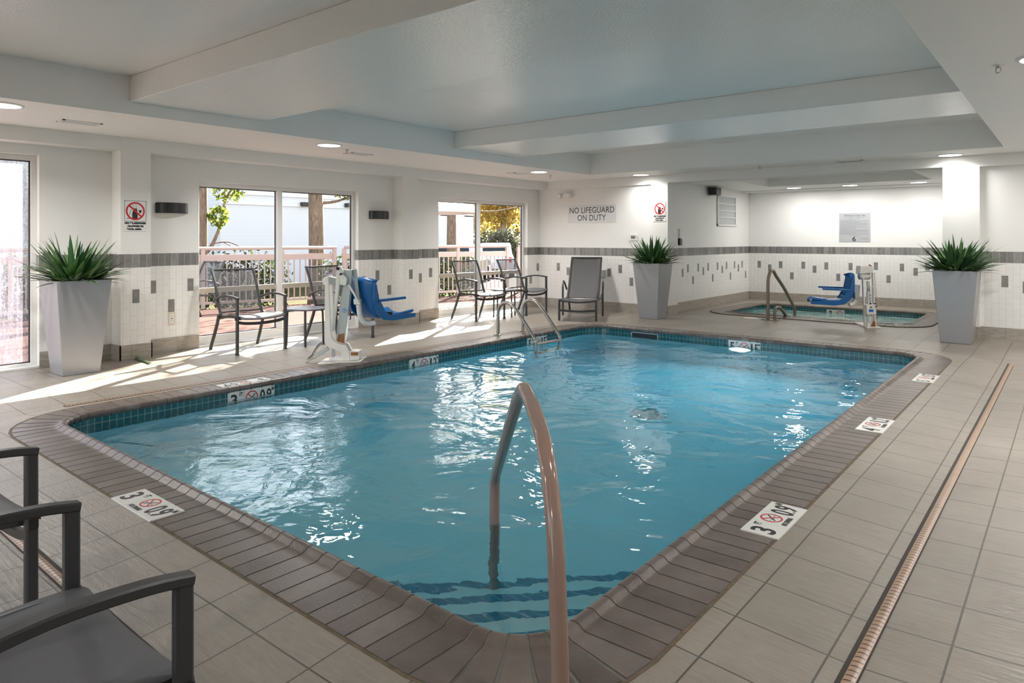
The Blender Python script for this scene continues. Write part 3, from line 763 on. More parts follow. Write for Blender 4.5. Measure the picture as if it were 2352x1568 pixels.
for x, y in ((-0.239, 8.6), (-0.239, 1.9), (-6.88, -1.2), (-3.6, -1.3), (-0.6, -1.3), (1.0, 3.5), (1.0, 7.0), (1.0, 10.3)): ceiling_light(x, y, ZC, LAMP_W * (.9 if y > 6 or x < -2 else .42), 'round recessed light out of the picture behind the camera', group='ceiling lights out of view')
for (x, y), l in zip(((-4.40, 14.45), (-3.35, 14.42), (-2.20, 14.42)), ('left recessed light over the whirlpool back wall', 'middle recessed light over the whirlpool rules sign', 'right recessed light over the whirlpool back wall')): ceiling_light(x, y, AZ, SPA_W, l)
# underwater light of the pool
pl_ = thing('pool_light', 'bright round underwater lamp below the 5 FT depth marker', 'pool light', (-3.42, 8.98, -0.325), 0)
mb = MB(); prof = [(0.0, 0.02), (0.10, 0.016), (0.118, 0.004)]
mb.lathe(prof, 28)
for i, v in enumerate(mb.v): mb.v[i] = (v[0], -v[2] - 0.004, v[1])
mb.build('lens', [M['poolglow']], pl_)
mb = MB(); mb.lathe([(0.145, 0.006), (0.16, 0.014), (0.175, 0.0)], 28)
for i, v in enumerate(mb.v): mb.v[i] = (v[0], -v[2] - 0.002, v[1])
mb.build('rim', [M['steel']], pl_)
l = bpy.data.lights.new('lamp', 'AREA'); l.shape = 'DISK'; l.size = 0.22; l.energy = POOL_W; l.color = (0.75, 0.88, 1.0)
o = bpy.data.objects.new('lamp', l); COL.objects.link(o); o.parent = pl_; o.location = (0, -0.06, 0); o.rotation_euler = (R(-90), 0, 0)
#--OBJECTS--
# ================================================================= FURNITURE
HW = 0.305
def leg_bar(pts, parent, mt, w=0.030, d=0.036):
    mb = MB(); mb.bar(pts, w, d, (0, 1, 0)); return mb.build('leg', [mt], parent)
def make_chair(label, loc, rz, group):
    t = thing('patio_chair', label, 'chair', loc, rz, group); C = M['charcoal']
    for s in (-1, 1):
        leg_bar([(s * HW, 0.300, 0.0), (s * HW, 0.300, 0.640)], t, C)
        g = smooth_path([(s * (HW - .012), -0.150, 0.43), (s * (HW - .012), -0.20, 0.30), (s * HW, -0.335, 0.0)], 5)
        leg_bar(g, t, C)
        mb = MB(); p = smooth_path([(s * HW, 0.317, 0.642), (s * HW, 0.22, 0.657), (s * HW, 0.06, 0.663), (s * HW, -0.10, 0.643), (s * (HW - .006), -0.225, 0.60), (s * (HW - .010), -0.262, 0.575)], 5)
        mb.bar(p, 0.036, 0.024); mb.build('armrest', [C], t)
        mb = MB(); mb.box((s * HW - .017, .281, 0), (s * HW + .017, .319, .012)); mb.build('foot_cap', [M['black']], t)
    # back frame: two bowed uprights and a top bar
    bp = [(-0.150, 0.40), (-0.200, 0.52), (-0.248, 0.66), (-0.305, 0.81), (-0.380, 0.955)]
    mb = MB()
    for s in (-1, 1): mb.bar(smooth_path([(s * (HW - .040), y, z) for y, z in bp], 5), 0.026, 0.034, (0, 1, 0))
    mb.bar([(-HW + .030, -0.380, 0.952), (HW - .030, -0.380, 0.952)], 0.022, 0.020)
    mb.bar([(-HW + .045, -0.170, 0.452), (HW - .045, -0.170, 0.452)], 0.020, 0.020)
    mb.build('back_frame', [C], t)
    sp = smooth_path([(0, y, z) for y, z in [(-0.178, 0.46)] + bp[1:]], 6); N = len(sp) - 1
    mb = MB()
    def bs(u, v):
        i = min(int(v * N), N - 1); f = v * N - i; p = sp[i].lerp(sp[i + 1], f); x = (u - .5) * 2 * (HW - .052); sag = 0.022 * (1 - (2 * u - 1) ** 2)
        return (x, p.y - sag, p.z)
    mb.grid(bs, 8, 16); mb.build('back_sling', [M['sling']], t)
    # seat rails, front bar and sling
    mb = MB()
    sr = [(0.310, 0.415), (0.20, 0.425), (0.05, 0.42), (-0.10, 0.402), (-0.19, 0.39)]
    for s in (-1, 1): mb.bar(smooth_path([(s * (HW - .034), y, z) for y, z in sr], 4), 0.026, 0.036)
    mb.bar([(-HW + .034, -0.185, 0.392), (HW - .034, -0.185, 0.392)], 0.024, 0.030)
    mb.build('seat_frame', [C], t)
    mb = MB(); mb.bar(smooth_path([(-HW, 0.296, 0.375), (-.2, 0.298, 0.352), (0, 0.30, 0.342), (.2, 0.298, 0.352), (HW, 0.296, 0.375)], 5), 0.024, 0.034); mb.build('front_stretcher', [C], t)
    ss = smooth_path([(0, y, z) for y, z in [(0.335, 0.388), (0.318, 0.418)] + sr[1:]], 5); K = len(ss) - 1
    mb = MB()
    def st(u, v):
        i = min(int(v * K), K - 1); f = v * K - i; p = ss[i].lerp(ss[i + 1], f); x = (u - .5) * 2 * (HW - .022); sag = 0.020 * (1 - (2 * u - 1) ** 2)
        return (x, p.y, p.z + 0.018 - sag)
    mb.grid(st, 10, 16); mb.build('seat_sling', [M['slingseat']], t, solid=0.003)
    for s in (-1, 1):
        mb = MB(); mb.box((s * (HW + .015), .285, .395), (s * (HW + .026), .315, .44)); mb.build('side_cap', [M['black']], t, bevel=.004)
    return t
GC = 'charcoal patio chairs around the pool'
ch = make_chair('charcoal sling chair in the bottom left corner, nearest to the camera', (-1.722, 0.375, -0.012), 0, GC)
dup(ch, (-2.945, 0.455, -0.01), R(2), 'charcoal sling chair cut by the left picture edge, behind the nearest chair')
dup(ch, (-7.71, 4.465, 0), R(-91), 'charcoal sling chair standing left of the round side table at the left window')
dup(ch, (-7.615, 5.73, 0), R(-88), 'charcoal sling chair half hidden behind the white pool lift')
dup(ch, (-7.705, 8.60, 0), R(-98), 'left of the two sunlit sling chairs before the far window')
dup(ch, (-7.66, 9.73, 0), R(-88), 'right of the two sling chairs before the far window, next to the corner')
GO = 'patio chairs outside the windows'
p = onz(446, 731); dup(ch, (p.x, p.y, -0.02), R(188), 'lilac looking sling chair outside the left sliding window', GO)

def make_table(label, loc, group):
    t = thing('side_table', label, 'side table', loc, 0, group)
    mb = MB(); mb.lathe([(0, -.004), (.225, -.004), (.238, .0), (.240, .010), (.236, .018), (.21, .020), (0, .020)], 40)
    mb.v = [(x, y, z + .445) for x, y, z in mb.v]; mb.build('table_top', [M['greytop']], t)
    for k in range(4):
        a = PI / 4 + k * PI / 2 + .2; c, s = math.cos(a), math.sin(a)
        mb = MB(); mb.tube(smooth_path([(c * .17, s * .17, .435), (c * .195, s * .195, .43), (c * .212, s * .212, .40), (c * .222, s * .222, .0)], 4), .013, 10); mb.build('leg', [M['charcoal']], t)
    return t
tb1 = make_table('round grey side table between the two chairs at the left window', (-7.50, 5.11, 0), 'round side tables')
dup(tb1, (-7.62, 9.17, 0), 0.3, 'round side table between the two sling chairs before the far window')
dup(tb1, (-9.55, 2.15, -0.02), 0.2, 'blue grey round table outside the fogged window')

# reclining lounge chair
def make_lounger():
    t = thing('lounge_chair', 'charcoal reclined lounge chair under the no lifeguard sign', 'lounge chair', (-6.60, 10.06, 0), math.atan2(-0.89, 0.455) - PI / 2)
    C = M['charcoal']; w = .30
    for s in (-1, 1):
        leg_bar([(s * w, .76, 0), (s * w, .76, .325)], t, C, .034, .036)
        leg_bar([(s * (w + .045), .0, 0), (s * (w + .045), .0, .50)], t, C, .032, .034)
        leg_bar([(s * w, -.62, 0), (s * w, -.40, .34)], t, C, .03, .034)
        mb = MB(); mb.bar(smooth_path([(s * (w + .045), .0, .49), (s * (w + .045), -.02, .555), (s * (w + .045), -.09, .585), (s * (w + .04), -.20, .55), (s * (w + .03), -.30, .47), (s * (w + .022), -.34, .43)], 5), .034, .024, (1, 0, 0)); mb.build('armrest', [C], t)
    mb = MB()
    for s in (-1, 1): mb.bar([(s * (w - .005), .775, .330), (s * (w - .005), .02, .285), (s * (w - .005), -.42, .31)], .026, .036)
    mb.bar(smooth_path([(-w, .765, .325), (0, .77, .30), (w, .765, .325)], 6), .024, .034)
    mb.build('seat_frame', [C], t)
    mb = MB(); mb.bar(smooth_path([(-w, .76, .165), (0, .765, .150), (w, .76, .165)], 6), .022, .034); mb.build('front_stretcher', [C], t)
    bp = [(-.02, .30), (-.20, .47), (-.44, .72), (-.70, .985)]
    mb = MB()
    for s in (-1, 1): mb.bar(smooth_path([(s * (w - .028), y, z) for y, z in bp], 5), .024, .03, (0, 1, 0))
    mb.bar([(-w + .02, -.70, .985), (w - .02, -.70, .985)], .022, .022); mb.build('back_frame', [C], t)
    sp = smooth_path([(0, y, z) for y, z in bp], 6); N = len(sp) - 1; mb = MB()
    def f(u, v):
        i = min(int(v * N), N - 1); p = sp[i].lerp(sp[i + 1], v * N - i); return ((u - .5) * 2 * (w - .034), p.y - .03 * (1 - (2 * u - 1) ** 2), p.z)
    mb.grid(f, 8, 18); mb.build('back_sling', [M['slinglounge']], t, solid=.003)
    mb = MB(); mb.grid(lambda u, v: ((u - .5) * 2 * (w - .012), .775 - .75 * v, .352 - .045 * v - .025 * (1 - (2 * u - 1) ** 2)), 8, 8); mb.build('seat_sling', [M['slinglounge']], t, solid=.003)
make_lounger()

# ================================================================= PLANTERS
def make_plant(label, loc, rz, seed, ymax=9, xmin=-9, b=.166, a=.245, h=.925):
    rnd = random.Random(seed)
    t = thing('potted_plant', label, 'potted plant', loc, rz, 'tall silver planters with spiky plants')
    mb = MB(); i = .02; hb = 0.0
    q = lambda r, z: [(-r, -r, z), (r, -r, z), (r, r, z), (-r, r, z)]
    ri = a - i; vs = q(b, 0) + q(a, h) + q(ri, h) + q(ri - .012, h - .10)
    fs = [(3, 2, 1, 0)]
    for k in range(4):
        n = (k + 1) % 4; fs += [(k, n, 4 + n, 4 + k), (4 + k, 4 + n, 8 + n, 8 + k), (8 + k, 8 + n, 12 + n, 12 + k)]
    mb.add(vs, fs); mb.build('pot', [M['planter']], t, bevel=.007)
    mb = MB(); mb.add(q(b - .01, .0) + q(b - .01, .012), [(0, 1, 5, 4), (1, 2, 6, 5), (2, 3, 7, 6), (3, 0, 4, 7)]); mb.build('base_pad', [M['black']], t)
    mb = MB(); r0 = ri - .008; mb.grid(lambda u, v: ((u - .5) * 2 * r0, (v - .5) * 2 * r0, h - .055 + .012 * math.sin(9 * u) * math.cos(8 * v)), 8, 8); mb.build('soil', [M['soil']], t)
    mb = MB()
    for k in range(190):
        an = rnd.uniform(0, 2 * PI); rr = rnd.uniform(0, .17) ; el = rnd.triangular(.05, 1.45, .85)
        if k > 120: el = rnd.uniform(.02, .55)
        L = rnd.uniform(.32, .50) * (1.08 if el > .8 else 1.0); wd = rnd.uniform(.020, .033)
        o = Vector((rr * math.cos(an), rr * math.sin(an), h - .05)); a2 = an + rnd.uniform(-.5, .5)
        dr = Vector((math.cos(a2), math.sin(a2), 0)); sdv = Vector((-dr.y, dr.x, 0)); up = Vector((0, 0, 1)); bend = rnd.uniform(.1, .45)
        pts = []; p = o.copy(); e = el + .25
        for j in range(7):
            pts.append((p.copy(), e)); e -= bend / 6 * 1.3; p = p + (dr * math.cos(e) + up * math.sin(e)) * (L / 6); p.y = min(p.y, ymax); p.x = max(p.x, xmin)
        vs = []; fs = []
        for j, (p, e) in enumerate(pts):
            x = j / 6; w = wd * (0.75 + 1.0 * x - 1.72 * x * x) if j < 6 else .001
            nrm = dr * -math.sin(e) + up * math.cos(e)
            vs += [p - sdv * w + nrm * w * .35, p, p + sdv * w + nrm * w * .35]
        for j in range(6): b0 = j * 3; fs += [(b0, b0 + 1, b0 + 4, b0 + 3), (b0 + 1, b0 + 2, b0 + 5, b0 + 4)]
        mb.add(vs, fs, 0, True)
    mb.build('foliage', [M['leaf']], t)
    return t
make_plant('tall silver planter with a spiky green plant by the fogged window at left', (-7.725, 2.61, 0), 0, 3, 9, -.53)
make_plant('tall silver planter with a spiky plant before the pilaster in the middle distance', (-5.49, 10.50, 0), 0, 11, .46)
make_plant('tall silver planter with a spiky green plant by the right column', (-1.175, 10.53, 0), 0, 23, .43)
t = MB(); q = [onz(313, 823), onz(322, 829), onz(335, 832), onz(345, 836)]
t.sweep(smooth_path([(p.x, p.y, .012 + .02 * (i == 0)) for i, p in enumerate(q)], 4), [(-.018, 0), (0, .008), (.018, 0), (0, -.004)], m=0); tag(t.build('fallen_leaf', [M['leaf']]), 'single fallen green leaf lying on the floor below the left pilaster', 'leaf')

# ================================================================= RAILS, LADDER
A = Vector((-1.08, 1.54, 0)); D = Vector((-0.7312, 0.6821, 0))
def hp(s, z): return A + D * s + Vector((0, 0, z))
hr = thing('handrail', 'thick glossy tan handrail rising in front over the near pool corner', 'handrail', tuple(A))
HP = [(0.0, -0.02), (0.010, 0.13), (0.030, 0.27), (0.075, 0.47), (0.126, 0.573), (0.190, 0.655), (0.285, 0.716), (0.42, 0.757), (0.56, 0.778), (0.655, 0.782), (0.72, 0.755), (0.80, 0.710), (1.05, 0.535), (1.30, 0.350), (1.50, 0.205), (1.565, 0.150), (1.598, 0.085), (1.603, 0.0), (1.603, -0.12), (1.603, -0.96)]
mb = MB(); mb.tube(smooth_path([D * s + Vector((0, 0, z)) for s, z in HP], 5), .0255, 20); mb.build('rail', [M['tanrail']], hr)
mb = MB(); mb.lathe([(.027, .0), (.03, .028), (.05, .022), (.062, .0)], 28); mb.build('escutcheon', [M['steel']], hr)

ld = thing('pool_ladder', 'stainless steel pool ladder with two bent rails at the left pool edge', 'ladder', (-6.16, 7.55, 0))
LP_ = [(0.0, -.0), (0.0, .15), (0.002, .30), (.030, .395), (.105, .452), (.20, .450), (.29, .400), (.455, .225), (.575, .075), (.635, -.01), (.650, -.10), (.650, -.9)]
for y in (-.275, .275):
    mb = MB(); mb.tube(smooth_path([(x, y, z) for x, z in LP_], 5), .0235, 16); mb.build('rail', [M['steel']], ld)
    mb = MB(); mb.lathe([(.025, .016), (.05, .014), (.062, .0)], 24, 0, (0, y, 0.004)); mb.build('base_flange', [M['steel']], ld)
for z in (-.065, -.60):
    mb = MB(); mb.box((.60, -.265, z - .012), (.69, .265, z + .012)); mb.build('tread', [M['steel']], ld, bevel=.006)

sr = thing('spa_handrail', 'tan bent handrail at the near edge of the whirlpool', 'handrail', (-3.90, 11.455, 0))
mb = MB(); mb.tube(smooth_path([(0, 0, 0), (0, 0, .30), (0, 0, .60), (0, .05, .73), (0, .15, .800), (0, .27, .785), (0, .40, .70), (0, .80, .48), (0, 1.22, .20), (0, 1.36, .10), (0, 1.39, .0), (0, 1.39, -.5)], 5), .027, 16); mb.build('rail', [M['tanrail2']], sr)
mb = MB(); mb.tube(smooth_path([(0.09, .06, 0), (0.09, .06, .13), (0.09, .10, .185), (0.09, .20, .20), (0.09, .34, .17), (0.09, .60, .03), (0.09, .75, -.07), (0.09, .9, -.2)], 5), .025, 14); mb.build('low_rail', [M['tanrail2']], sr)
mb = MB(); mb.box((-.09, -.07, 0), (.16, .12, .012)); mb.build('base_plate', [M['tanrail2']], sr, bevel=.004)

# ================================================================= POOL LIFTS
def seat_profile():
    return smooth_path([(0.03, .0, .90), (0.0, .0, .86), (.015, 0, .74), (.045, 0, .60), (.095, 0, .50), (.20, 0, .445), (.36, 0, .435), (.54, 0, .455), (.60, 0, .46)], 5)
def lift_seat(parent, fwd, side, org):
    """blue moulded seat; fwd and side are horizontal unit vectors, org the point below the backrest"""
    def P(f, q, z): return org + fwd * f + side * q + Vector((0, 0, z))
    sp = seat_profile(); N = len(sp) - 1; mb = MB()
    def fn(u, v):
        i = min(int(v * N), N - 1); p = sp[i].lerp(sp[i + 1], v * N - i); q = (u - .5) * 2; e = abs(q) ** 3
        n = Vector((1, 0, 0)) if v < .45 else Vector((0, 0, 1))
        w = .225 * (1 - .12 * (1 - v))
        if v < .45: return P(p.x + .075 * e, q * w, p.z - .03 * e * (1 if v < .1 else 0))
        m_ = min(1, (v - .45) / .2)
        return P(p.x + .075 * e * (1 - m_), q * w, p.z + .055 * e)
    mb.grid(fn, 14, 40); st = mb.build('seat', [M['bluep']], parent, solid=.022)
    for s in (-1, 1):
        mb = MB(); q0 = s * .222
        poly = [(.02, .84), (.055, .84), (.09, .68), (.14, .60), (.17, .54), (.24, .49), (.62, .478), (.62, .435), (.30, .42), (.16, .44), (.07, .52), (.02, .66)]
        mb.prism(poly, lambda a, b, tt: P(a, q0 + s * tt, b), -.012, .022, 0); mb.build('seat_side', [M['bluep']], st, bevel=.006)
        mb = MB(); mb.bar([P(.07, q0 + s * .015, .655), P(.46, q0 + s * .015, .665)], .045, .028); mb.build('armrest', [M['bluep']], st, bevel=.005)
    return st
UR = Vector((RX, RY, 0)); UD = Vector((FX, FY, 0))
def lift1():
    p0 = onz(760, 830, .0); t = thing('pool_lift', 'white pool lift with a hanging blue seat at the left pool edge', 'pool lift', (p0.x, p0.y, 0.0))
    k = .000782; Wm, Gm = M['liftwhite'], M['liftgrey']
    def uz(x, y): return ((x - 482.6) * k, (1447.7 - y) * k)
    def ex(poly, d0, d1, name, mt, bevel=.004, parent=t):
        mb = MB(); mb.prism([uz(*q) for q in poly], lambda a, b, tt: UR * a + UD * tt + Vector((0, 0, b)), d0, d1); return mb.build(name, [mt], parent, bevel=bevel)
    ex([(345, 1462), (345, 1442), (930, 1415), (930, 1432)], -.13, .20, 'base_plate', Wm)
    ex([(412, 268), (465, 262), (498, 1030), (520, 1130), (580, 1190), (690, 1215), (755, 1330), (762, 1425), (660, 1425), (640, 1310), (470, 1240), (415, 1190)], -.05, -.015, 'side_frame', Wm)
    ex([(412, 268), (465, 262), (498, 1030), (520, 1130), (580, 1190), (690, 1215), (755, 1330), (762, 1425), (660, 1425), (640, 1310), (470, 1240), (415, 1190)], .10, .135, 'side_frame', Wm)
    ex([(485, 1250), (525, 1262), (525, 1400), (485, 1400)], .02, .06, 'support_leg', Gm)
    ex([(470, 1385), (660, 1385), (660, 1430), (470, 1430)], -.04, .12, 'foot_block', Wm)
    ex([(560, 215), (606, 232), (600, 420), (540, 880), (528, 1020), (498, 1030), (510, 860), (548, 420)], -.01, .03, 'lift_arm', Wm)
    col = ex([(650, 180), (772, 180), (745, 480), (700, 900), (662, 1200), (545, 1160), (560, 980), (612, 560), (650, 400)], .02, .11, 'column', Gm)
    ex([(585, 1075), (660, 1060), (662, 1200), (560, 1168)], .0165, .0195, 'rust_stain', M['rust'], 0, col)
    # round blue maker's mark on the column face
    mb = MB(); a, b = uz(668, 740)
    for r0, r1 in ((.022, .027), (0, .009)):
        n = 20; vs = []
        for i in range(n):
            c, s_ = math.cos(2 * PI * i / n), math.sin(2 * PI * i / n)
            for r in (r0, r1): vs.append(UR * (a + c * r) + UD * .0185 + Vector((0, 0, b + s_ * r)))
        mb.add(vs, [(2 * i, 2 * i + 1, (2 * i + 3) % (2 * n), (2 * i + 2) % (2 * n)) for i in range(n)])
    mb.build('round_emblem', [M['bluestick']], col)
    ex([(612, 262), (650, 235), (712, 300), (704, 385), (650, 390), (612, 378)], -.03, .13, 'cap_bracket', Wm)
    ex([(556, 222), (580, 128), (610, 128), (662, 205), (650, 250), (600, 255)], -.005, .055, 'top_knuckle', M['liftwhite'])
    mb = MB(); a, b = uz(582, 160); mb.tube([UR * a + UD * -.03 + Vector((0, 0, b)), UR * a + UD * .08 + Vector((0, 0, b))], .016, 12); a, b = uz(630, 235); mb.tube([UR * a + UD * -.04 + Vector((0, 0, b)), UR * a + UD * .14 + Vector((0, 0, b))], .012, 12); mb.build('pivot_bolt', [M['black']], t)
    ex([(380, 295), (412, 285), (412, 385), (384, 378)], -.04, .12, 'side_cap', Wm)
    ex([(468, 275), (550, 290), (550, 385), (468, 380)], .0, .09, 'motor_box', Gm)
    ex([(765, 182), (820, 168), (850, 470), (868, 600), (792, 600), (797, 470)], .06, .11, 'swing_arm', Gm)
    ex([(712, 388), (738, 372), (884, 640), (846, 615)], .0, .03, 'brace', Wm)
    ex([(785, 582), (884, 590), (888, 665), (790, 662)], .02, .12, 'arm_bracket', Wm, .01)
    mb = MB(); pts = []
    for x, y, d in ((850, 655, .07), (855, 740, .07), (868, 830, .08), (905, 905, .10), (965, 942, .13), (1060, 935, .16)):
        a, b = uz(x, y); pts.append(UR * a + UD * d + Vector((0, 0, b)))
    mb.tube(smooth_path(pts, 5), .030, 14); mb.build('seat_tube', [Wm], t)
    ex([(765, 1295), (885, 1295), (888, 1412), (765, 1418)], -.06, .10, 'counterweight_box', Wm)
    ex([(778, 1306), (876, 1306), (876, 1350), (778, 1350)], -.064, -.06, 'box_window', M['rust'], 0)
    ex([(255, 1335), (440, 1228), (462, 1290), (290, 1400)], -.03, .05, 'footrest_arm', Gm)
    ex([(40, 1505), (60, 1490), (275, 1375), (290, 1400)], .0, .02, 'push_handle', M['steel'], .002)
    # coiled cable
    mb = MB(); pts = []
    for i in range(140):
        f = i / 139; x = 415 + (180 - 415) * f; y = 1195 + 215 * f - 60 * math.sin(PI * min(1, f * 1.3)) ; a, b = uz(x, y); an = i * .62
        pts.append(UR * (a + .011 * math.cos(an)) + UD * (-.02 + .011 * math.sin(an)) + Vector((0, 0, b + .011 * math.sin(an))))
    mb.tube(pts, .0032, 6); mb.build('coiled_cable', [M['black']], t)
    fw = (UR * .64 + UD * .768).normalized(); sd_ = Vector((fw.y, -fw.x, 0))
    a, b = uz(850, 900)
    lift_seat(t, fw, sd_, UR * (a - .012) + UD * .12)
    mb = MB(); a, b = uz(1250, 800); mb.box((-.03, -.02, -.014), (.03, .02, .014)); o = mb.build('buckle', [M['black']], t, bevel=.004); o.location = UR * a + UD * .2 + Vector((0, 0, b))
    for x, y in ((1015, 955), (1015, 1130)): pass
lift1()
def lift2():
    p0 = onz(1999, 753, .0); t = thing('spa_lift', 'white accessibility lift with a blue seat over the whirlpool edge', 'pool lift', (p0.x, p0.y, 0.0))
    k = .000735; Wm, Gm = M['liftwhite'], M['liftgrey']
    def uz(x, y): return ((x - 1130) * k, (1420 - y) * k)
    def ex(poly, d0, d1, name, mt, bevel=.003, parent=t):
        mb = MB(); mb.prism([uz(*q) for q in poly], lambda a, b, tt: UR * a + UD * tt + Vector((0, 0, b)), d0, d1); return mb.build(name, [mt], parent, bevel=bevel)
    mb = MB(); mb.prism([(-.085, -.06), (.13, -.06), (.25, .55), (.03, .55)], lambda a, b, z: UR * a + UD * b + Vector((0, 0, z)), 0, .022); mb.build('base_plate', [Wm], t, bevel=.004)
    ex([(935, 165), (1190, 170), (1195, 305), (920, 330)], .0, .14, 'head_cover', Wm, .012)
    a, b = uz(1055, 375); mb = MB(); mb.tube([UR * (a - .075) + UD * .07 + Vector((0, 0, b)), UR * (a + .075) + UD * .07 + Vector((0, 0, b))], .052, 20); mb.build('drum', [Wm], t)
    for x0, x1, x2, x3 in ((985, 1010, 1060, 1035), (1190, 1218, 1262, 1235)): ex([(x0, 300), (x1, 300), (x2, 1400), (x3, 1400)], .02, .06, 'mast_rail', Wm)
    ex([(1010, 578), (1210, 578), (1212, 600), (1012, 600)], .03, .05, 'cross_bar', Wm)
    a, b = uz(1110, 470); a2, b2 = uz(1125, 700); mb = MB(); mb.tube([UR * a + UD * .04 + Vector((0, 0, b)), UR * a2 + UD * .04 + Vector((0, 0, b2))], .024, 14); mb.build('piston', [Gm], t)
    lab = ex([(1080, 690), (1162, 690), (1168, 935), (1090, 935)], .0, .06, 'actuator_sleeve', M['white'])
    mb = MB()
    for i in range(7):
        a, b = uz(1098 + i * 1.5, 720 + i * 30); mb.prism([(a, b), (a + (.035 if i % 2 else .022), b), (a + (.035 if i % 2 else .022), b - .010), (a, b - .010)], lambda x, z, tt: UR * x + UD * tt + Vector((0, 0, z)), -.0015, .001)
    mb.build('printed_marks', [M['greyink']], lab)
    box = ex([(1020, 945), (1212, 942), (1222, 1140), (1030, 1146)], -.05, .07, 'battery_box', Wm, .008)
    ex([(1065, 1035), (1153, 1035), (1155, 1088), (1067, 1088)], -.054, -.05, 'blue_sticker', M['bluestick'], 0, box)
    ex([(1070, 1092), (1155, 1092), (1156, 1130), (1072, 1130)], -.053, -.05, 'white_sticker', M['white'], 0, box)
    for x, y in ((1105, 995), (1210, 978), (1098, 920), (1185, 920)):
        a, b = uz(x, y); mb = MB(); mb.tube([UR * a + UD * -.058 + Vector((0, 0, b)), UR * a + UD * -.045 + Vector((0, 0, b))], .011, 10); mb.build('knob', [M['black']], box)
    a, b = uz(1140, 1150); a2, b2 = uz(1165, 1370); mb = MB(); mb.tube([UR * a + UD * .03 + Vector((0, 0, b)), UR * ((a + a2) / 2) + UD * .03 + Vector((0, 0, (b + b2) / 2)), UR * a2 + UD * .03 + Vector((0, 0, b2))], .03, 14, scale=[.8, 1, .9]); mb.build('lower_actuator', [Wm], t)
    ex([(1050, 1290), (1120, 1330), (1120, 1405), (1050, 1405)], -.03, .05, 'foot_bracket', M['liftwhite'])
    ex([(1160, 1330), (1230, 1290), (1240, 1405), (1160, 1405)], .0, .09, 'foot_bracket', M['rust'])
    ex([(1250, 1250), (1330, 1080), (1390, 1300), (1380, 1390), (1250, 1390)], .16, .22, 'rear_gusset', Wm)
    ex([(1150, 130), (1200, 160), (1200, 290), (1165, 240)], .05, .08, 'rusty_edge', M['rust'])
    mb = MB(); pts = []
    for i in range(160):
        f = i / 159; a, b = uz(1240 + 45 * f, 290 + 980 * f); an = i * .55; r = 0.010 * (0 if f < .25 else 1)
        pts.append(UR * (a + r * math.cos(an)) + UD * (.03 + r * math.sin(an)) + Vector((0, 0, b)))
    mb.tube(pts, .003, 6); mb.build('coiled_cable', [M['greyink']], t)
    ex([(855, 540), (985, 560), (960, 830), (880, 830)], .08, .20, 'back_plate', Gm)
    mb = MB(); pts = []
    for x, y in ((930, 810), (915, 880), (870, 945), (800, 975)):
        a, b = uz(x, y); pts.append(UR * a + UD * .14 + Vector((0, 0, b)))
    mb.tube(smooth_path(pts, 5), .032, 12); mb.build('seat_tube', [Wm], t)
    fw = (UR * -.957 + UD * .29).normalized(); sd_ = Vector((-fw.y, fw.x, 0)) * -1
    a, b = uz(868, 900)
    st = lift_seat(t, fw, sd_, UR * a + UD * .12 + Vector((0, 0, -.085)))
    ex([(340, 885), (400, 840), (660, 840), (600, 895)], .05, .22, 'seat_pad', M['white'], .006, st)
lift2()

# ================================================================= SIGNS AND MARKERS
def wroot(name, label, cat, loc, face, group=None):
    """face '-y' (walls seen head on) or '+x' (left walls): local x right, y up, z out of the wall"""
    t = thing(name, label, cat, loc, 0, group); t.rotation_euler = (PI / 2, 0, 0 if face == '-y' else PI / 2); return t
def fit(o, w=None, h=None):
    xs = [v.co.x for v in o.data.vertices]; ys = [v.co.y for v in o.data.vertices]; cx, cy_ = (min(xs) + max(xs)) / 2, (min(ys) + max(ys)) / 2
    kx = w / (max(xs) - min(xs)) if w else 1; ky = h / (max(ys) - min(ys)) if h else 1
    for v in o.data.vertices: v.co.x = cx + (v.co.x - cx) * kx; v.co.y = cy_ + (v.co.y - cy_) * ky
    return o
def lettering(body, cx, cy_, w, h, mt, parent, z=.003, bold=0.0, name='lettering'):
    o = text_obj(name, body, h * 1.4, mt, parent, lambda x, y: (x, y, 0), bold=bold)
    fit(o, w, h); xs = [v.co.x for v in o.data.vertices]; ys = [v.co.y for v in o.data.vertices]; mx, my = (min(xs) + max(xs)) / 2, (min(ys) + max(ys)) / 2
    for v in o.data.vertices: v.co = Vector((v.co.x - mx + cx, v.co.y - my + cy_, z))
    return o
def ring(mb, cx, cy_, r0, r1, z, n=40, ky=1.0):
    vs = []
    for i in range(n):
        c, s = math.cos(2 * PI * i / n), math.sin(2 * PI * i / n)
        vs += [(cx + c * r0, cy_ + s * r0 * ky, z), (cx + c * r1, cy_ + s * r1 * ky, z)]
    mb.add(vs, [(2 * i, 2 * i + 1, (2 * i + 3) % (2 * n), (2 * i + 2) % (2 * n)) for i in range(n)])
def strip(mb, a, b, w, z):
    a = Vector((*a, z)); b = Vector((*b, z)); d = (b - a).normalized(); n = Vector((-d.y, d.x, 0)) * w / 2
    mb.add([a - n, b - n, b + n, a + n], [(0, 1, 2, 3)])
def panel(parent, w, h, mt, th=.004, bevel=.001, name='panel'):
    mb = MB(); mb.box((-w / 2, -h / 2, 0), (w / 2, h / 2, th)); return mb.build(name, [mt], parent, bevel=bevel)
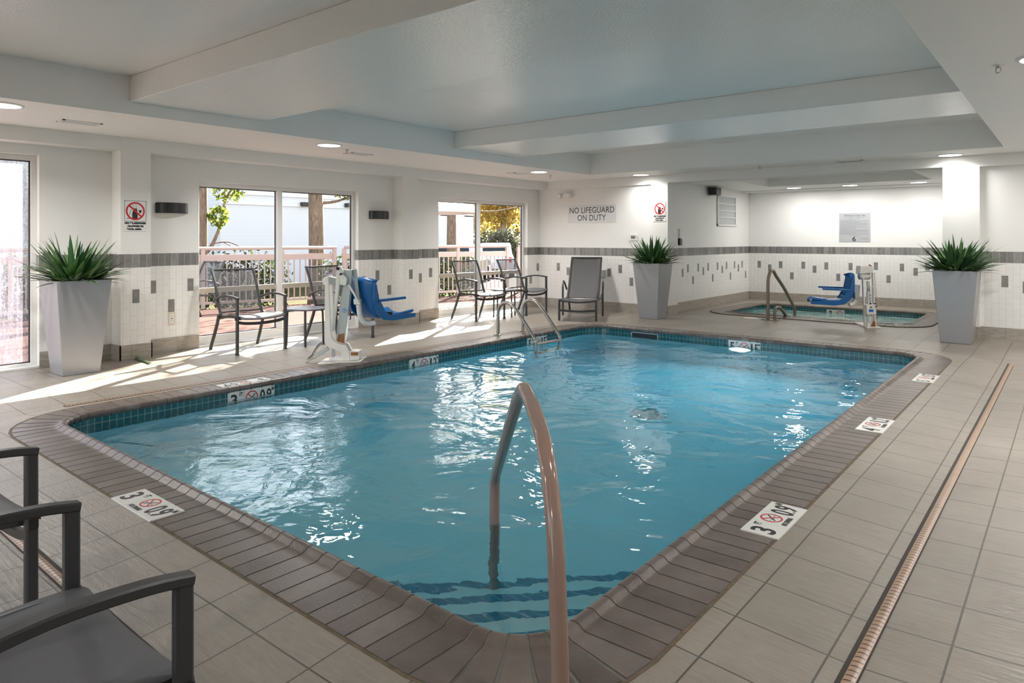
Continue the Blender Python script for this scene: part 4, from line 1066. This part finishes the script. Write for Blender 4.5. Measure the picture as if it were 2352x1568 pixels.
def glassware_sign(label, loc, face, w=.238, h=.342):
    t = wroot('prohibition_sign', label, 'sign', loc, face, 'no glassware signs'); panel(t, w, h, M['signwhite'])
    z = .0045; c = .052; s_ = .100
    mb = MB(); b = .112
    for a, q in (((-b, c - b + .012), (-b, c + b)), ((b, c - b + .012), (b, c + b)), ((-b, c + b), (b, c + b)), ((-b + .008, c - b), (b - .008, c - b))): strip(mb, a, q, .004, z)
    strip(mb, (-b, c - b + .012), (-b + .009, c - b), .004, z); strip(mb, (b, c - b + .012), (b - .009, c - b), .004, z); mb.build('border', [M['ink']], t)
    mb = MB()
    mb.add([(-.030, c - .085, z), (.022, c - .085, z), (.026, c - .03, z), (.016, c + .03, z), (-.016, c + .03, z), (-.034, c - .03, z)], [list(range(6))])   # tumbler
    mb.add([(.030, c + .012, z), (.072, c + .012, z), (.056, c - .022, z), (.046, c - .022, z)], [(0, 1, 2, 3)])                                               # cocktail glass
    strip(mb, (-.064, c - .048), (-.043, c + .018), .004, z); strip(mb, (-.088, c - .080), (-.060, c - .080), .008, z); strip(mb, (-.012, c + .03), (-.03, c + .075), .003, z); strip(mb, (.012, c + .03), (.004, c + .075), .003, z)
    mb.build('glass_symbols', [M['ink']], t)
    mb = MB(); ring(mb, 0, c, .082, .100, z + .0008, 48); strip(mb, (-.066, c + .062), (.066, c - .062), .018, z + .0012); mb.build('prohibition_ring', [M['red']], t)
    lettering('NO GLASSWARE', 0, -.080, .222, .024, M['ink'], t, z, .004); lettering('ALLOWED IN', 0, -.114, .172, .024, M['ink'], t, z, .004); lettering('POOL AREA', -.010, -.147, .160, .022, M['ink'], t, z, .004)
    mb = MB(); 
    for x in (-.112, .112): ring(mb, x, h / 2 - .008, 0.0, .004, z, 10)
    mb.build('screw', [M['ink']], t)
glassware_sign('no glassware sign with red prohibition ring on the left pilaster', (XP + .001, 3.308, 1.582), '+x')
glassware_sign('no glassware sign with red prohibition ring above the middle planter', (-5.615, 10.999, 1.80), '-y')
t = wroot('lifeguard_sign', 'silver sign reading no lifeguard on duty on the back wall', 'sign', (-7.048, YB - .001, 1.80), '-y'); panel(t, 1.066, .33, M['silverlight'], .006)
lettering('NO LIFEGUARD', 0, .068, .985, .112, M['ink'], t, .007); lettering('ON DUTY', 0, -.075, .625, .112, M['ink'], t, .007)
t = wroot('spa_rules_sign', 'square silver whirlpool spa use notice on the alcove wall', 'sign', (-3.455, YC - .001, 1.558), '-y'); panel(t, .583, .583, M['silver'], .006)
lettering('Whirlpool Spa Use', 0, .236, .395, .048, M['greyink'], t, .007, .001)
lettering('For your safety, it is required that you', 0, .196, .36, .020, M['greyink'], t, .007); lettering('observe the following:', 0, .173, .20, .018, M['greyink'], t, .007)
mb = MB(); rn = random.Random(5)
for i in range(21):
    y = .148 - i * .0145
    if i % 3 == 0: x = -.265
    else: x = -.265
    end = rn.choice([.26, .25, .22, .24, .02, .12]) if i % 3 != 1 else .255
    while x < end:
        w = rn.uniform(.012, .035); strip(mb, (x, y), (min(x + w, end), y), .0042, .007); x += w + .006
mb.build('small_print', [M['greyink']], t)
mb = MB(); x = -.10
while x < .10: strip(mb, (x, -.170), (x + .02, -.170), .005, .007); x += .026
for yy in (-.222, -.236):
    x = .095
    while x < .255: strip(mb, (x, yy), (x + .022, yy), .004, .007); x += .027
mb.build('footnote', [M['greyink']], t)
lettering('6', -.008, -.232, .068, .102, M['ink'], t, .007, .002, 'numeral')

def depth_marker(label, ft, me, loc, rot, caption=True, w=.455, h=.152, mt=None):
    t = thing('depth_marker', label, 'depth marker', loc, 0, 'pool depth markers'); t.rotation_euler = rot
    k = w / .455; z = .0045
    mb = MB()
    for i in range(3): mb.box((-w / 2 + i * w / 3 + .0012, -h / 2, -.008), (-w / 2 + (i + 1) * w / 3 - .0012, h / 2, .004))
    mb.build('tile', [M['ceramic']], t, bevel=.001)
    lettering(ft, -.170 * k, -.002, .062 * k if ft != '4' else .066 * k, .112, M['ink'], t, z, .004, 'numeral')
    lettering('FT', -.103 * k, .045, .030 * k, .036, M['ink'], t, z, .002)
    lettering(me[0], .105 * k, -.002, .050 * k if me[0] != '1' else .026 * k, .112, M['ink'], t, z, .004, 'numeral'); lettering('.', .137 * k, -.048, .013, .013, M['ink'], t, z, .004, 'point'); lettering(me[1], .170 * k, -.002, .050 * k, .112, M['ink'], t, z, .004, 'numeral'); lettering('M', .208 * k, .046, .024 * k, .034, M['ink'], t, z, .002)
    oy = .016 if caption else 0.0; r = .050 if caption else .060
    mb = MB(); ring(mb, 0, oy, r * .84, r, z + .0004, 36); strip(mb, (-r * .62, oy + r * .62), (r * .62, oy - r * .62), r * .14, z + .0006); mb.build('prohibition_ring', [M['red']], t)
    mb = MB(); strip(mb, (-r * .5, oy - r * .5), (r * .55, oy + r * .5), r * .16, z + .0002); strip(mb, (-r * .75, oy - r * .1), (-r * .25, oy - r * .1), r * .05, z + .0002); strip(mb, (r * .2, oy - r * .1), (r * .75, oy - r * .1), r * .05, z + .0002); mb.build('diver_symbol', [M['ink']], t)
    if caption: lettering('NO DIVING', 0, -.056, .115 * k, .026, M['ink'], t, z, .003)
    return t
def quad_center(ps):
    c = sum((onz(u, v, .014) for u, v in ps), Vector((0, 0, 0))) / 4; return (c.x, c.y, .0135)
depth_marker('3 FT 0.9 M no diving tile set in the near left coping', '3', '09', quad_center([(259, 1144), (328, 1123), (420, 1173), (350, 1199)]), (0, 0, R(-.8)), True, .455, .165)
depth_marker('3 FT 0.9 M no diving tile in the right coping, nearest to the camera', '3', '09', quad_center([(1704.7, 1217.6), (1780.3, 1150.4), (1850, 1170.8), (1779.5, 1241.4)]), (0, 0, PI / 2), True, .425, .17)
depth_marker('4 FT 1.2 M no diving tile set in the right coping', '4', '12', quad_center([(1967.6, 986), (2000, 956.6), (2051.6, 966), (2021.8, 997)]), (0, 0, PI / 2), True, .425, .17)
depth_marker('5 FT 1.5 M no diving tile set in the right coping, farthest', '5', '15', quad_center([(2097, 874.3), (2115.8, 857), (2155.6, 863.2), (2137.9, 881.5)]), (0, 0, PI / 2), True, .425, .17)
p = onz(548, 875, .013); depth_marker('3 FT 0.9 M tile lying on the left coping above the waterline marker', '3', '09', (-5.89, p.y, .0135), (0, 0, -PI / 2), True, .46, .17)
XL = -5.738
ry = (PI / 2, 0, PI / 2)
depth_marker('3 FT 0.9 M marker on the left pool wall at the waterline', '3', '09', (XL, 3.352, -.093), ry, False)
depth_marker('4 FT 1.2 M marker on the left pool wall at the waterline', '4', '12', (XL, 5.475, -.093), ry, False)
depth_marker('5 FT 1.5 M marker on the left pool wall behind the ladder', '5', '15', (XL, 7.61, -.093), ry, False)
depth_marker('5 FT 1.5 M marker on the far pool wall above the lamp', '5', '15', (-3.365, 8.978, -.093), (PI / 2, 0, 0), False, .43)
p = ony(1919, 718, 14.118)
t = thing('spa_marker', 'white no diving marker on the far whirlpool wall under the blue seat', 'depth marker', (p.x, 14.118, -.085)); t.rotation_euler = (PI / 2, 0, 0)
mb = MB(); mb.box((-.16, -.06, -.006), (.16, .06, .004)); mb.build('tile', [M['ceramic']], t); lettering('2', -.085, .0, .05, .09, M['ink'], t, .006, .01, 'numeral')
mb = MB(); ring(mb, .075, -.01, .046, .056, .006, 28); strip(mb, (.04, .02), (.11, -.045), .008, .006); mb.build('prohibition_ring', [M['red']], t)

# skimmer mouth on the far pool wall
a = ony(1452, 764, 8.98); b = ony(1510, 770, 8.98)
sk = thing('skimmer_opening', 'dark slot of the skimmer in the far pool wall', 'skimmer', ((a.x + b.x) / 2, 8.98, -.078)); w = (b.x - a.x) / 2
mb = MB(); mb.box((-w, -.004, -.06), (w, .002, .036)); mb.build('mouth', [M['black']], sk)
mb = MB()
for q in (((-w - .012, -.007, -.06), (-w, .0, .045)), ((w, -.007, -.06), (w + .012, .0, .045)), ((-w - .012, -.007, .036), (w + .012, .0, .047))): mb.box(*q)
mb.build('frame', [M['liftgrey']], sk)

# slotted deck drain along the coping, in straight runs
def drain(label, a, b):
    a = Vector((*a, -.0165)); b = Vector((*b, -.0165)); L = (b - a).length
    t = thing('deck_drain', label, 'deck drain', tuple((a + b) / 2), math.atan2((b - a).y, (b - a).x) - PI / 2, 'slotted deck drains')
    mb = MB(); mb.grid(lambda u, v: ((u - .5) * .037, (v - .5) * L, .004 * (1 - (2 * u - 1) ** 2)), 6, 1); mb.build('slotted_cover', [M['drain']], t)
    mb = MB(); mb.box((-.033, -L / 2, -.004), (-.019, L / 2, .001)); mb.box((.019, -L / 2, -.004), (.024, L / 2, .001)); mb.build('channel_edge', [M['darkgap']], t)
drain('long peach slotted drain in the floor along the right pool side', (-.535, 1.2), (-.525, 9.35))
drain('peach slotted drain in the near floor beside the foreground chairs', (-5.6, 1.03), (-1.9, .985))
drain('narrow slotted drain along the left pool side', (-6.30, 2.05), (-6.285, 8.7))
p = onz(1725, 730); t = thing('access_cover', 'round flush access cover in the floor beside the whirlpool rail', 'floor cover', (p.x, p.y, .0))
mb = MB(); mb.lathe([(0, .003), (.125, .003), (.135, .0)], 28); mb.build('lid', [M['cream']], t); mb = MB(); ring(mb, 0, 0, .135, .142, .0015, 28); mb.build('rim', [M['darkgap']], t)

# ================================================================= WALL AND CEILING FITTINGS
def sconce(label, yc, w):
    t = wroot('wall_sconce', label, 'wall light', (XW, yc, 1.69), '+x', 'black wall sconces')
    n = 14; poly = [(-w / 2, 0)] + [(-w / 2 + w * i / n, .030 + .09 * math.sin(PI * i / n) ** .7) for i in range(n + 1)] + [(w / 2, 0)]
    mb = MB(); mb.prism(poly, lambda a, b, y: (a, y, b), -.062, .062); mb.build('shade', [M['black']], t, bevel=.008)
    mb = MB(); mb.prism([(a * .9, max(.004, b * .88)) for a, b in poly], lambda a, b, y: (a, y, b), -.066, -.058); mb.build('lower_lens', [M['cream']], t)
sconce('black curved wall sconce between the left pilaster and window', 3.806, .37); sconce('black curved wall sconce right of the left sliding window', 6.94, .37)
t = wroot('wall_outlet', 'cream power outlet low on the tiled wall under the sconce', 'outlet', (XW + .001, 3.813, .388), '+x'); panel(t, .078, .145, M['cream'], .006, .002, 'cover_plate')
mb = MB(); mb.box((-.018, -.05, .006), (.018, .05, .009)); mb.build('receptacle', [M['white']], t)
mb = MB()
for y in (-.028, .028):
    for x in (-.007, .007): mb.box((x - .0015, y - .008, .009), (x + .0015, y + .008, .0095))
mb.box((-.006, -.006, .009), (.006, .006, .011)); mb.build('slots', [M['ink']], t)
p = ony(1385, 629, YB); t = wroot('wall_outlet', 'grey covered outlet on the back wall beside the lounge chair', 'outlet', (p.x, YB - .001, p.z), '-y'); panel(t, .11, .15, M['liftgrey'], .02, .004, 'cover_plate'); mb = MB(); mb.box((-.03, -.045, .02), (.03, .045, .026)); mb.build('flap', [M['silver']], t, bevel=.003)
t = wroot('emergency_light', 'white emergency light with two heads high on the back wall', 'emergency light', (-7.61, YB - .001, 2.16), '-y'); mb = MB(); mb.box((-.10, -.035, 0), (.14, .05, .06)); mb.build('housing', [M['white']], t, bevel=.012)
for x in (-.115, .095):
    mb = MB(); mb.lathe([(0, .045), (.035, .042), (.046, .03), (.042, -.02), (0, -.03)], 20, 0, (x, -.005, .075)); mb.build('lamp_head', [M['white']], t)
t = wroot('thermostat', 'thermostat in a clear guard on the back wall beside the pilaster', 'thermostat', (-6.15, YB - .001, 1.357), '-y'); panel(t, .175, .118, M['white'], .012, .003, 'housing')
mb = MB(); mb.box((-.055, -.028, .012), (.030, .026, .014)); mb.build('display', [M['greyink']], t); mb = MB(); mb.box((.048, .0, .012), (.058, .035, .018)); mb.box((.07, -.012, .012), (.085, .004, .024)); mb.build('lock', [M['liftgrey']], t)
t = wroot('loudspeaker', 'black loudspeaker high on the left alcove wall', 'speaker', (-5.62, 13.12, 2.262), '+x'); mb = MB(); mb.box((-.13, -.075, .03), (.13, .075, .20)); mb.build('cabinet', [M['black']], t, bevel=.02); mb = MB(); mb.box((-.04, -.03, 0), (.04, .03, .04)); mb.build('bracket', [M['black']], t)
t = wroot('air_grille', 'white louvred air grille on the left alcove wall', 'air grille', (-5.619, 13.97, 1.905), '+x')
mb = MB(); w, h = .97, .63
for q in (((-w / 2, -h / 2, 0), (-w / 2 + .05, h / 2, .03)), ((w / 2 - .03, -h / 2, 0), (w / 2, h / 2, .03)), ((-w / 2, h / 2 - .03, 0), (w / 2, h / 2, .03)), ((-w / 2, -h / 2, 0), (w / 2, -h / 2 + .04, .03))): mb.box(*q)
mb.build('frame', [M['white']], t, bevel=.003)
for i in range(4):
    y0 = -h / 2 + .045 + i * .141
    mb = MB(); mb.box((-w / 2 + .05, y0, .002), (w / 2 - .03, y0 + .122, .012)); mb.build('louvre_panel', [M['liftgrey']], t)
    if i < 3: mb = MB(); mb.box((-w / 2 + .05, y0 + .122, 0), (w / 2 - .03, y0 + .141, .026)); mb.build('bar', [M['white']], t)
t = wroot('notice_plate', 'small grey notice plate above the wall phone', 'notice', (-5.619, 11.76, 1.435), '+x'); panel(t, .10, .165, M['signwhite'], .003); mb = MB()
for i in range(9):
    for x in (-.025, .022): strip(mb, (x - .018, .07 - i * .0175), (x + .016, .07 - i * .0175), .011, .0045)
mb.build('print', [M['greyink']], t)
t = wroot('wall_phone', 'black and white wall phone beside the middle planter', 'phone', (-5.619, 11.81, 1.277), '+x'); mb = MB(); mb.box((-.10, -.066, 0), (.0, .066, .045)); mb.build('handset', [M['black']], t, bevel=.008); mb = MB(); mb.box((-.02, -.07, 0), (.085, .06, .035)); mb.build('housing', [M['white']], t, bevel=.008)

def vent(label, x, y, wx=.18, wy=.34):
    t = thing('ceiling_vent', label, 'ceiling vent', (x, y, ZC), 0, 'ceiling vents'); mb = MB(); f = .022
    for q in (((-wx / 2, -wy / 2, -.008), (-wx / 2 + f, wy / 2, 0)), ((wx / 2 - f, -wy / 2, -.008), (wx / 2, wy / 2, 0)), ((-wx / 2, -wy / 2, -.008), (wx / 2, -wy / 2 + f, 0)), ((-wx / 2, wy / 2 - f, -.008), (wx / 2, wy / 2, 0))): mb.box(*q)
    mb.build('frame', [M['white']], t); mb = MB(); mb.box((-wx / 2 + f, -wy / 2 + f, -.002), (wx / 2 - f, wy / 2 - f, 0)); mb.build('backing', [M['greyink']], t)
    mb = MB(); n = 7
    for i in range(n): xx = -wx / 2 + f + (wx - 2 * f) * (i + .5) / n; mb.box((xx - .006, -wy / 2 + f, -.007), (xx + .006, wy / 2 - f, -.003))
    mb.build('slats', [M['white']], t)
vent('white slotted vent in the soffit at upper left', -7.372, 2.527); vent('white slotted vent in the soffit above the left sliding window', -7.267, 5.757); vent('white slotted vent in the soffit above the far sliding window', -7.357, 9.183); vent('white slotted vent in the soffit before the alcove', -2.483, 10.74, .34, .18)
def sprinkler(label, x, y):
    t = thing('sprinkler', label, 'sprinkler', (x, y, ZC), 0, 'fire sprinklers'); mb = MB(); mb.lathe([(0, -.004), (.036, -.005), (.042, 0)], 24); mb.build('escutcheon', [M['white']], t)
    mb = MB(); mb.lathe([(0, -.018), (.012, -.018), (.012, -.004)], 14); mb.tube([(-.012, 0, -.016), (-.014, 0, -.036), (0, 0, -.05)], .003, 8); mb.tube([(.012, 0, -.016), (.014, 0, -.036), (0, 0, -.05)], .003, 8); mb.lathe([(0, -.052), (.016, -.052), (.016, -.050), (0, -.050)], 14); mb.build('head', [M['steel']], t)
sprinkler('fire sprinkler in the soffit at upper right', -.379, 5.406); sprinkler('fire sprinkler beside the light above the left sliding window', -7.022, 5.387); sprinkler('fire sprinkler beside the far window light', -7.104, 9.803); sprinkler('fire sprinkler before the alcove header', -3.73, 10.587)
t = thing('smoke_detector', 'flat round white cover in the soffit beside the upper left vent', 'ceiling cover', (-6.791, 2.517, ZC)); mb = MB(); mb.lathe([(0, -.006), (.11, -.006), (.12, 0)], 32); mb.build('cover', [M['ceilflat']], t)

# ================================================================= OUTDOORS
GZ = -.45
mb = MB(); mb.box((-80, -25, GZ - .3), (-8.6, 100, GZ)); mb.box((-8.6, 15.6, GZ - .3), (20, 100, GZ)); struct(mb.build('ground', [M['ground']]))
mb = MB(); mb.prism([(-8.46, -4), (-8.46, 16), (-10.2, 16), (-13.9, 3), (-14.6, -4)], lambda a, b, z: (a, b, z), GZ, -.02); struct(mb.build('patio', [M['patio']]))
mb = MB(); mb.box((-40, 17.2, GZ), (-6, 34, GZ + .02)); struct(mb.build('parking', [M['asphalt']]))
def railing(label, a, b, posts):
    a = Vector((*a, 0)); b = Vector((*b, 0)); L = (b - a).length
    t = thing('railing', label, 'railing', tuple(a), math.atan2(b.y - a.y, b.x - a.x), 'pale pink railings'); m_ = M['rail']
    mb = MB(); mb.tube([(0, 0, 1.14), (L, 0, 1.14)], .035, 12); mb.build('top_rail', [m_], t)
    mb = MB(); mb.box((0, -.02, .90), (L, .02, 1.02)); mb.build('mid_rail', [m_], t)
    mb = MB(); mb.box((0, -.02, .06), (L, .02, .11)); mb.build('bottom_rail', [m_], t)
    for s in posts: mb = MB(); mb.box((s - .035, -.035, -.02), (s + .035, .035, 1.12)); mb.build('post', [m_], t)
    n = int(L / .118); me = None
    for i in range(n):
        x = (i + .5) * L / n
        if me is None: mb = MB(); mb.box((-.011, -.011, .1), (.011, .011, .91)); o = mb.build('baluster', [m_], t); me = o.data
        else: o = bpy.data.objects.new('baluster', me); COL.objects.link(o); o.parent = t
        o.location = (x, 0, 0)
R0 = Vector((-14.35, 2.2)); R1 = Vector((-10.95, 13.35)); dr_ = (R1 - R0)
def rp(f): q = R0 + dr_ * f; return (q.x, q.y)
railing('pale pink railing seen through the left sliding window', rp(-.25), rp(.62), [0, 1.5, 3.0, 4.5, 6.0, 7.5, 9.0, 10.1])
railing('pale pink railing seen through the far sliding window', rp(.635), rp(1.0), [0, 1.4, 2.8, 4.2])
railing('short end of the pale railing at the right of the far window', rp(1.025), rp(1.35), [0, 1.5, 3.0, 3.7])

def leaves(mb, c, rad, n, size, rnd, m=0, flat=1.0, shell=.55):
    for _ in range(n):
        d = Vector((rnd.gauss(0, 1), rnd.gauss(0, 1), rnd.gauss(0, 1))); d.normalize(); r = (shell + (1 - shell) * rnd.random())
        p = Vector((c[0] + d.x * rad[0] * r, c[1] + d.y * rad[1] * r, c[2] + d.z * rad[2] * r))
        a = Vector((rnd.gauss(0, 1), rnd.gauss(0, 1), rnd.gauss(0, 1) * flat)).normalized(); b = a.cross(Vector((rnd.gauss(0, 1), rnd.gauss(0, 1), rnd.gauss(0, 1)))).normalized()
        s = size * rnd.uniform(.6, 1.3)
        mb.add([p - a * s, p + b * s * .5, p + a * s, p - b * s * .5], [(0, 1, 2, 3)], m)
def tree(name, label, base, h, r, lean, clumps, lm, lsize, nper, branches=(), group='trees outside the windows', seed=1):
    rnd = random.Random(seed); t = thing(name, label, 'tree', (base[0], base[1], GZ), 0, group)
    mb = MB(); pts = [(lean[0] * f + .05 * math.sin(5 * f), lean[1] * f, h * f) for f in [i / 10 for i in range(11)]]
    mb.tube(smooth_path(pts, 3), r, 14, scale=[1.25 - .5 * (i / 30) if i > 2 else 1.45 - .06 * i for i in range(31)]); mb.build('trunk', [M['bark']], t)
    for bpts, br in branches:
        mb = MB(); q = smooth_path(bpts, 4); mb.tube(q, br, 8, scale=[1 - .7 * i / (len(q) - 1) for i in range(len(q))]); mb.build('branch', [M['bark']], t)
    mb = MB()
    for c, rad in clumps: leaves(mb, c, rad, nper, lsize, rnd)
    mb.build('foliage', [lm], t); return t
tree('leafy_tree', 'brown trunk with green leaves at the left edge of the left sliding window', (-16.0, 8.02), 7, .125, (.1, .0), [((.45, .45, 2.95), (.35, .4, .35)), ((.3, .3, 2.3), (.2, .25, .3)), ((.5, .8, 3.2), (.3, .4, .2)), ((0, 0, 5.5), (1.6, 1.6, 1.5)), ((.4, .7, 4.2), (.9, .9, .7))], M['leafgreen'], .055, 330,
     [([(0, 0, 1.3), (.12, .22, 1.6), (.2, .40, 2.1), (.25, .5, 2.7), (.4, .75, 3.2)], .055), ([(.1, .2, 1.65), (.2, .6, 1.7), (.25, .95, 1.5), (.25, 1.05, 1.1)], .018), ([(.15, .5, 1.7), (.2, .75, 1.5), (.2, .8, 1.0)], .012), ([(0, 0, 2.4), (.2, -.3, 2.7), (.3, -.6, 2.6)], .015)], seed=4)
tree('pine_tree', 'thick brown pine trunk behind the railing in the left sliding window', (-16.0, 11.27), 8, .178, (-.15, -.1), [((.5, .9, 3.05), (.4, .75, .22)), ((.4, -.4, 3.25), (.3, .5, .12)), ((.6, 1.5, 2.85), (.3, .4, .25)), ((1.2, 1.4, 6.2), (1.5, 1.5, .8)), ((-.5, -1, 6.8), (1.5, 1.2, .7)), ((0, .5, 7.6), (1.6, 1.6, .8)), ((2.6, 2.4, 7.2), (1.2, 1.2, .6))], M['leafpine'], .075, 420,
     [([(0, 0, 2.75), (.2, .45, 2.8), (.35, .9, 2.95), (.5, 1.5, 2.95)], .05), ([(0, 0, 2.95), (.1, -.5, 3.2), (.2, -1.0, 3.25)], .04)], seed=9)
tree('oak_tree', 'grey brown trunk with a thin branch at the left of the far window', (-17.0, 17.5), 7, .150, (0, 0), [((0, 0, 6), (2, 2, 1.2)), ((1.5, 2.0, 5.5), (1.3, 1.3, .8))], M['leafautumn'], .09, 300,
     [([(0, 0, 2.65), (.4, .8, 2.75), (.7, 1.6, 2.78), (1.0, 2.5, 2.95), (1.2, 3.2, 3.1)], .035)], seed=12)
fr = [(1150, 45, 8, 'leafautumn'), (1060, 53, 8, 'leafautumn'), (1184, 62, 10, 'leafgreen'), (1100, 71, 12, 'leafautumn'), (1132, 81, 14, 'leafolive')]
tl = ['golden autumn tree in the right pane of the far window', 'orange tinted tree left of the far window mullion', 'bright yellow green tree at the right end of the far window', 'tall golden tree just right of the far window mullion', 'tall olive tree farthest behind in the far window']
for (u, dist, h, lm), lb in zip(fr, tl):
    d = ray(u, 548); rnd = random.Random(u); q = dist / 45
    tree('autumn_tree', lb, (d[0] * dist, d[1] * dist), h * .8, .17, (.3, .2), [((rnd.uniform(-1.0, 1.0) * q, rnd.uniform(-1.0, 1.0) * q, rnd.uniform(2.4, h)), (1.35 * q, 1.35 * q, 1.1 * q)) for _ in range(17)], M[lm], .17, 260, [([(0, 0, 1.8), (.5, .6, 3.0), (.8, 1.0, 4.5)], .06), ([(0, 0, 2.2), (-.5, -.4, 3.4), (-.8, -.8, 4.6)], .06)], 'autumn trees beyond the parking', u)
rnd = random.Random(77); mb = MB()
for i in range(16):
    u = 1066 + 11 * i; d = ray(u, 548)
    for _ in range(2): leaves(mb, (d[0] * 38.5 + rnd.uniform(-.3, .3), d[1] * 38.5 + rnd.uniform(-.3, .3), GZ + rnd.uniform(.4, 1.8)), (.7, .7, .7), 220, .10, rnd)
tag(mb.build('hedge', [M['leafolive']]), 'tall dark hedge behind the parked cars in the far window', 'hedge')
def hedge(label, f0, f1, off, h, n, seed):
    rnd = random.Random(seed); q = R0 + dr_ * f0; r = R0 + dr_ * f1; nn = Vector((-dr_.y, dr_.x)).normalized(); mb = MB()
    for i in range(n):
        f = (i + .5) / n; c = q.lerp(r, f) + nn * (off + rnd.uniform(-.1, .1)); leaves(mb, (c.x, c.y, h * .5 + GZ + .15), (.32, .42, h * .55), 420, .05, rnd, shell=.45)
    return tag(mb.build('hedge', [M['leafhedge']]), label, 'hedge', 'hedges behind the railing')
hedge('dark green hedge behind the railing in the left sliding window', -.05, .55, 1.1, 1.35, 24, 3)
hedge('green hedge behind the railing in the far window', .62, .95, .9, 1.3, 12, 8)
# white neighbour building with a portico
t = thing('neighbour_building', 'large white building across the yard behind the left sliding window', 'building', (-24, 12.8, GZ))
mb = MB(); mb.box((-6, 0, 0), (0, 11.2, 6.5)); mb.build('wall', [M['siding']], t)
for z in (3.05, 3.42): mb = MB(); mb.box((0, 0, z), (.05, 11.2, z + .05)); mb.build('trim_strip', [M['stucco']], t)
mb = MB(); mb.box((-6, 11.2, 2.9), (.0, 13.6, 4.2)); mb.build('portico_beam', [M['stucco']], t)
for y in (11.2, 12.9): mb = MB(); mb.box((-.6, y, 0), (0, y + .7, 2.95)); mb.build('portico_column', [M['stucco']], t)
t = thing('annex_building', 'white building wing seen left of the large white wall', 'building', (-27, -2, GZ)); mb = MB(); mb.box((-4, 0, 0), (0, 14.6, 6)); mb.build('wall', [M['stucco']], t)
for u, v, lb in ((696, 469, 'dark wall lamp on the white building left of the pine trunk'), (797, 471, 'dark wall lamp on the white building at the right window edge')):
    p = onx(u, v, -24); t = thing('wall_lamp', lb, 'wall lamp', tuple(p)); mb = MB(); mb.box((0, -.14, -.10), (.22, .14, .08)); mb.build('hood', [M['black']], t, bevel=.02); mb = MB(); mb.box((.02, -.11, -.115), (.19, .11, -.10)); mb.build('lens', [M['cream']], t)
# cars
def car(label, loc, rz, paint, tall=1.55):
    t = thing('parked_car', label, 'car', loc, rz, 'parked cars'); k = tall / 1.55
    body = [(-2.2, .35), (-2.25, .75), (-2.1, .95), (1.15, .98), (2.05, .80), (2.25, .60), (2.2, .32)]
    mb = MB(); mb.prism(body, lambda a, b, y: (a, y, b * k), -.86, .86); mb.build('body', [paint], t, bevel=.06)
    cab = [(-2.0, .94), (-1.75, 1.42), (-1.4, 1.53), (.1, 1.55), (.5, 1.45), (1.2, .97)]
    mb = MB(); mb.prism(cab, lambda a, b, y: (a, y * (1 - .18 * (b - .95)), b * k), -.80, .80); cb = mb.build('cabin', [paint], t, bevel=.05)
    win = [(-1.78, 1.02), (-1.62, 1.38), (-1.3, 1.45), (.05, 1.47), (.38, 1.40), (.98, 1.02)]
    mb = MB()
    for s in (-1, 1): mb.prism(win, lambda a, b, y: (a, s * .80 * (1 - .18 * (b - .95)) + y, b * k), -.004, .006)
    mb.prism([(-.62, 1.03), (.62, 1.03), (.55, 1.40), (-.55, 1.40)], lambda a, b, y: (-2.0 + (b - .94) * .52 + y, a, b * k), -.02, .0); mb.prism([(-.62, 1.03), (.62, 1.03), (.55, 1.42), (-.55, 1.42)], lambda a, b, y: (1.2 - (b - .97) * 1.46 + y, a, b * k), .0, .03)
    mb.build('window_glass', [M['carglass']], t)
    for s in (-1, 1):
        mb = MB(); mb.box((-2.27, s * .62 - .14, .68 * k), (-2.05, s * .62 + .14, .92 * k)); mb.build('tail_light', [M['taillight']], t, bevel=.02)
    for x in (-1.35, 1.4):
        for y in (-.80, .80):
            mb = MB(); mb.tube([(x, y - .1, .33), (x, y + .1, .33)], .33, 20); w = mb.build('wheel', [M['tyre']], t); mb = MB(); mb.tube([(x, y - .105, .33), (x, y + .105, .33)], .19, 14); mb.build('hub', [M['steel']], w)
def at(u, dist): d = ray(u, 548); return (d[0] * dist, d[1] * dist, GZ + .02)
car('dark blue car with a red tail light behind the far window railing', at(1058, 27.5), R(120), M['carblue'])
car('white car behind the railing in the right far pane', at(1138, 33.8), R(130), M['carwhite'])
# garden umbrella at the far window
p = at(968, 13.6); t = thing('garden_umbrella', 'white garden umbrella peeking in at the top left of the far window', 'umbrella', (p[0], p[1], -.02))
mb = MB(); n = 12; vs = [(0, 0, 2.32)]; 
for i in range(n): a = 2 * PI * i / n; vs += [(1.15 * math.cos(a), 1.15 * math.sin(a), 1.93), (1.15 * math.cos(a), 1.15 * math.sin(a), 1.85)]
mb.add(vs, [(0, 1 + 2 * i, 1 + 2 * ((i + 1) % n)) for i in range(n)] + [(1 + 2 * i, 2 + 2 * i, 2 + 2 * ((i + 1) % n), 1 + 2 * ((i + 1) % n)) for i in range(n)]); mb.build('canopy', [M['canopy']], t, solid=.006)
mb = MB(); mb.tube([(0, 0, 0), (0, 0, 2.34)], .025, 12); mb.build('pole', [M['frame2']], t); mb = MB(); mb.lathe([(0, .0), (.25, .0), (.25, .05), (.05, .09), (.03, .2), (0, .2)], 24); mb.build('foot', [M['frame2']], t)
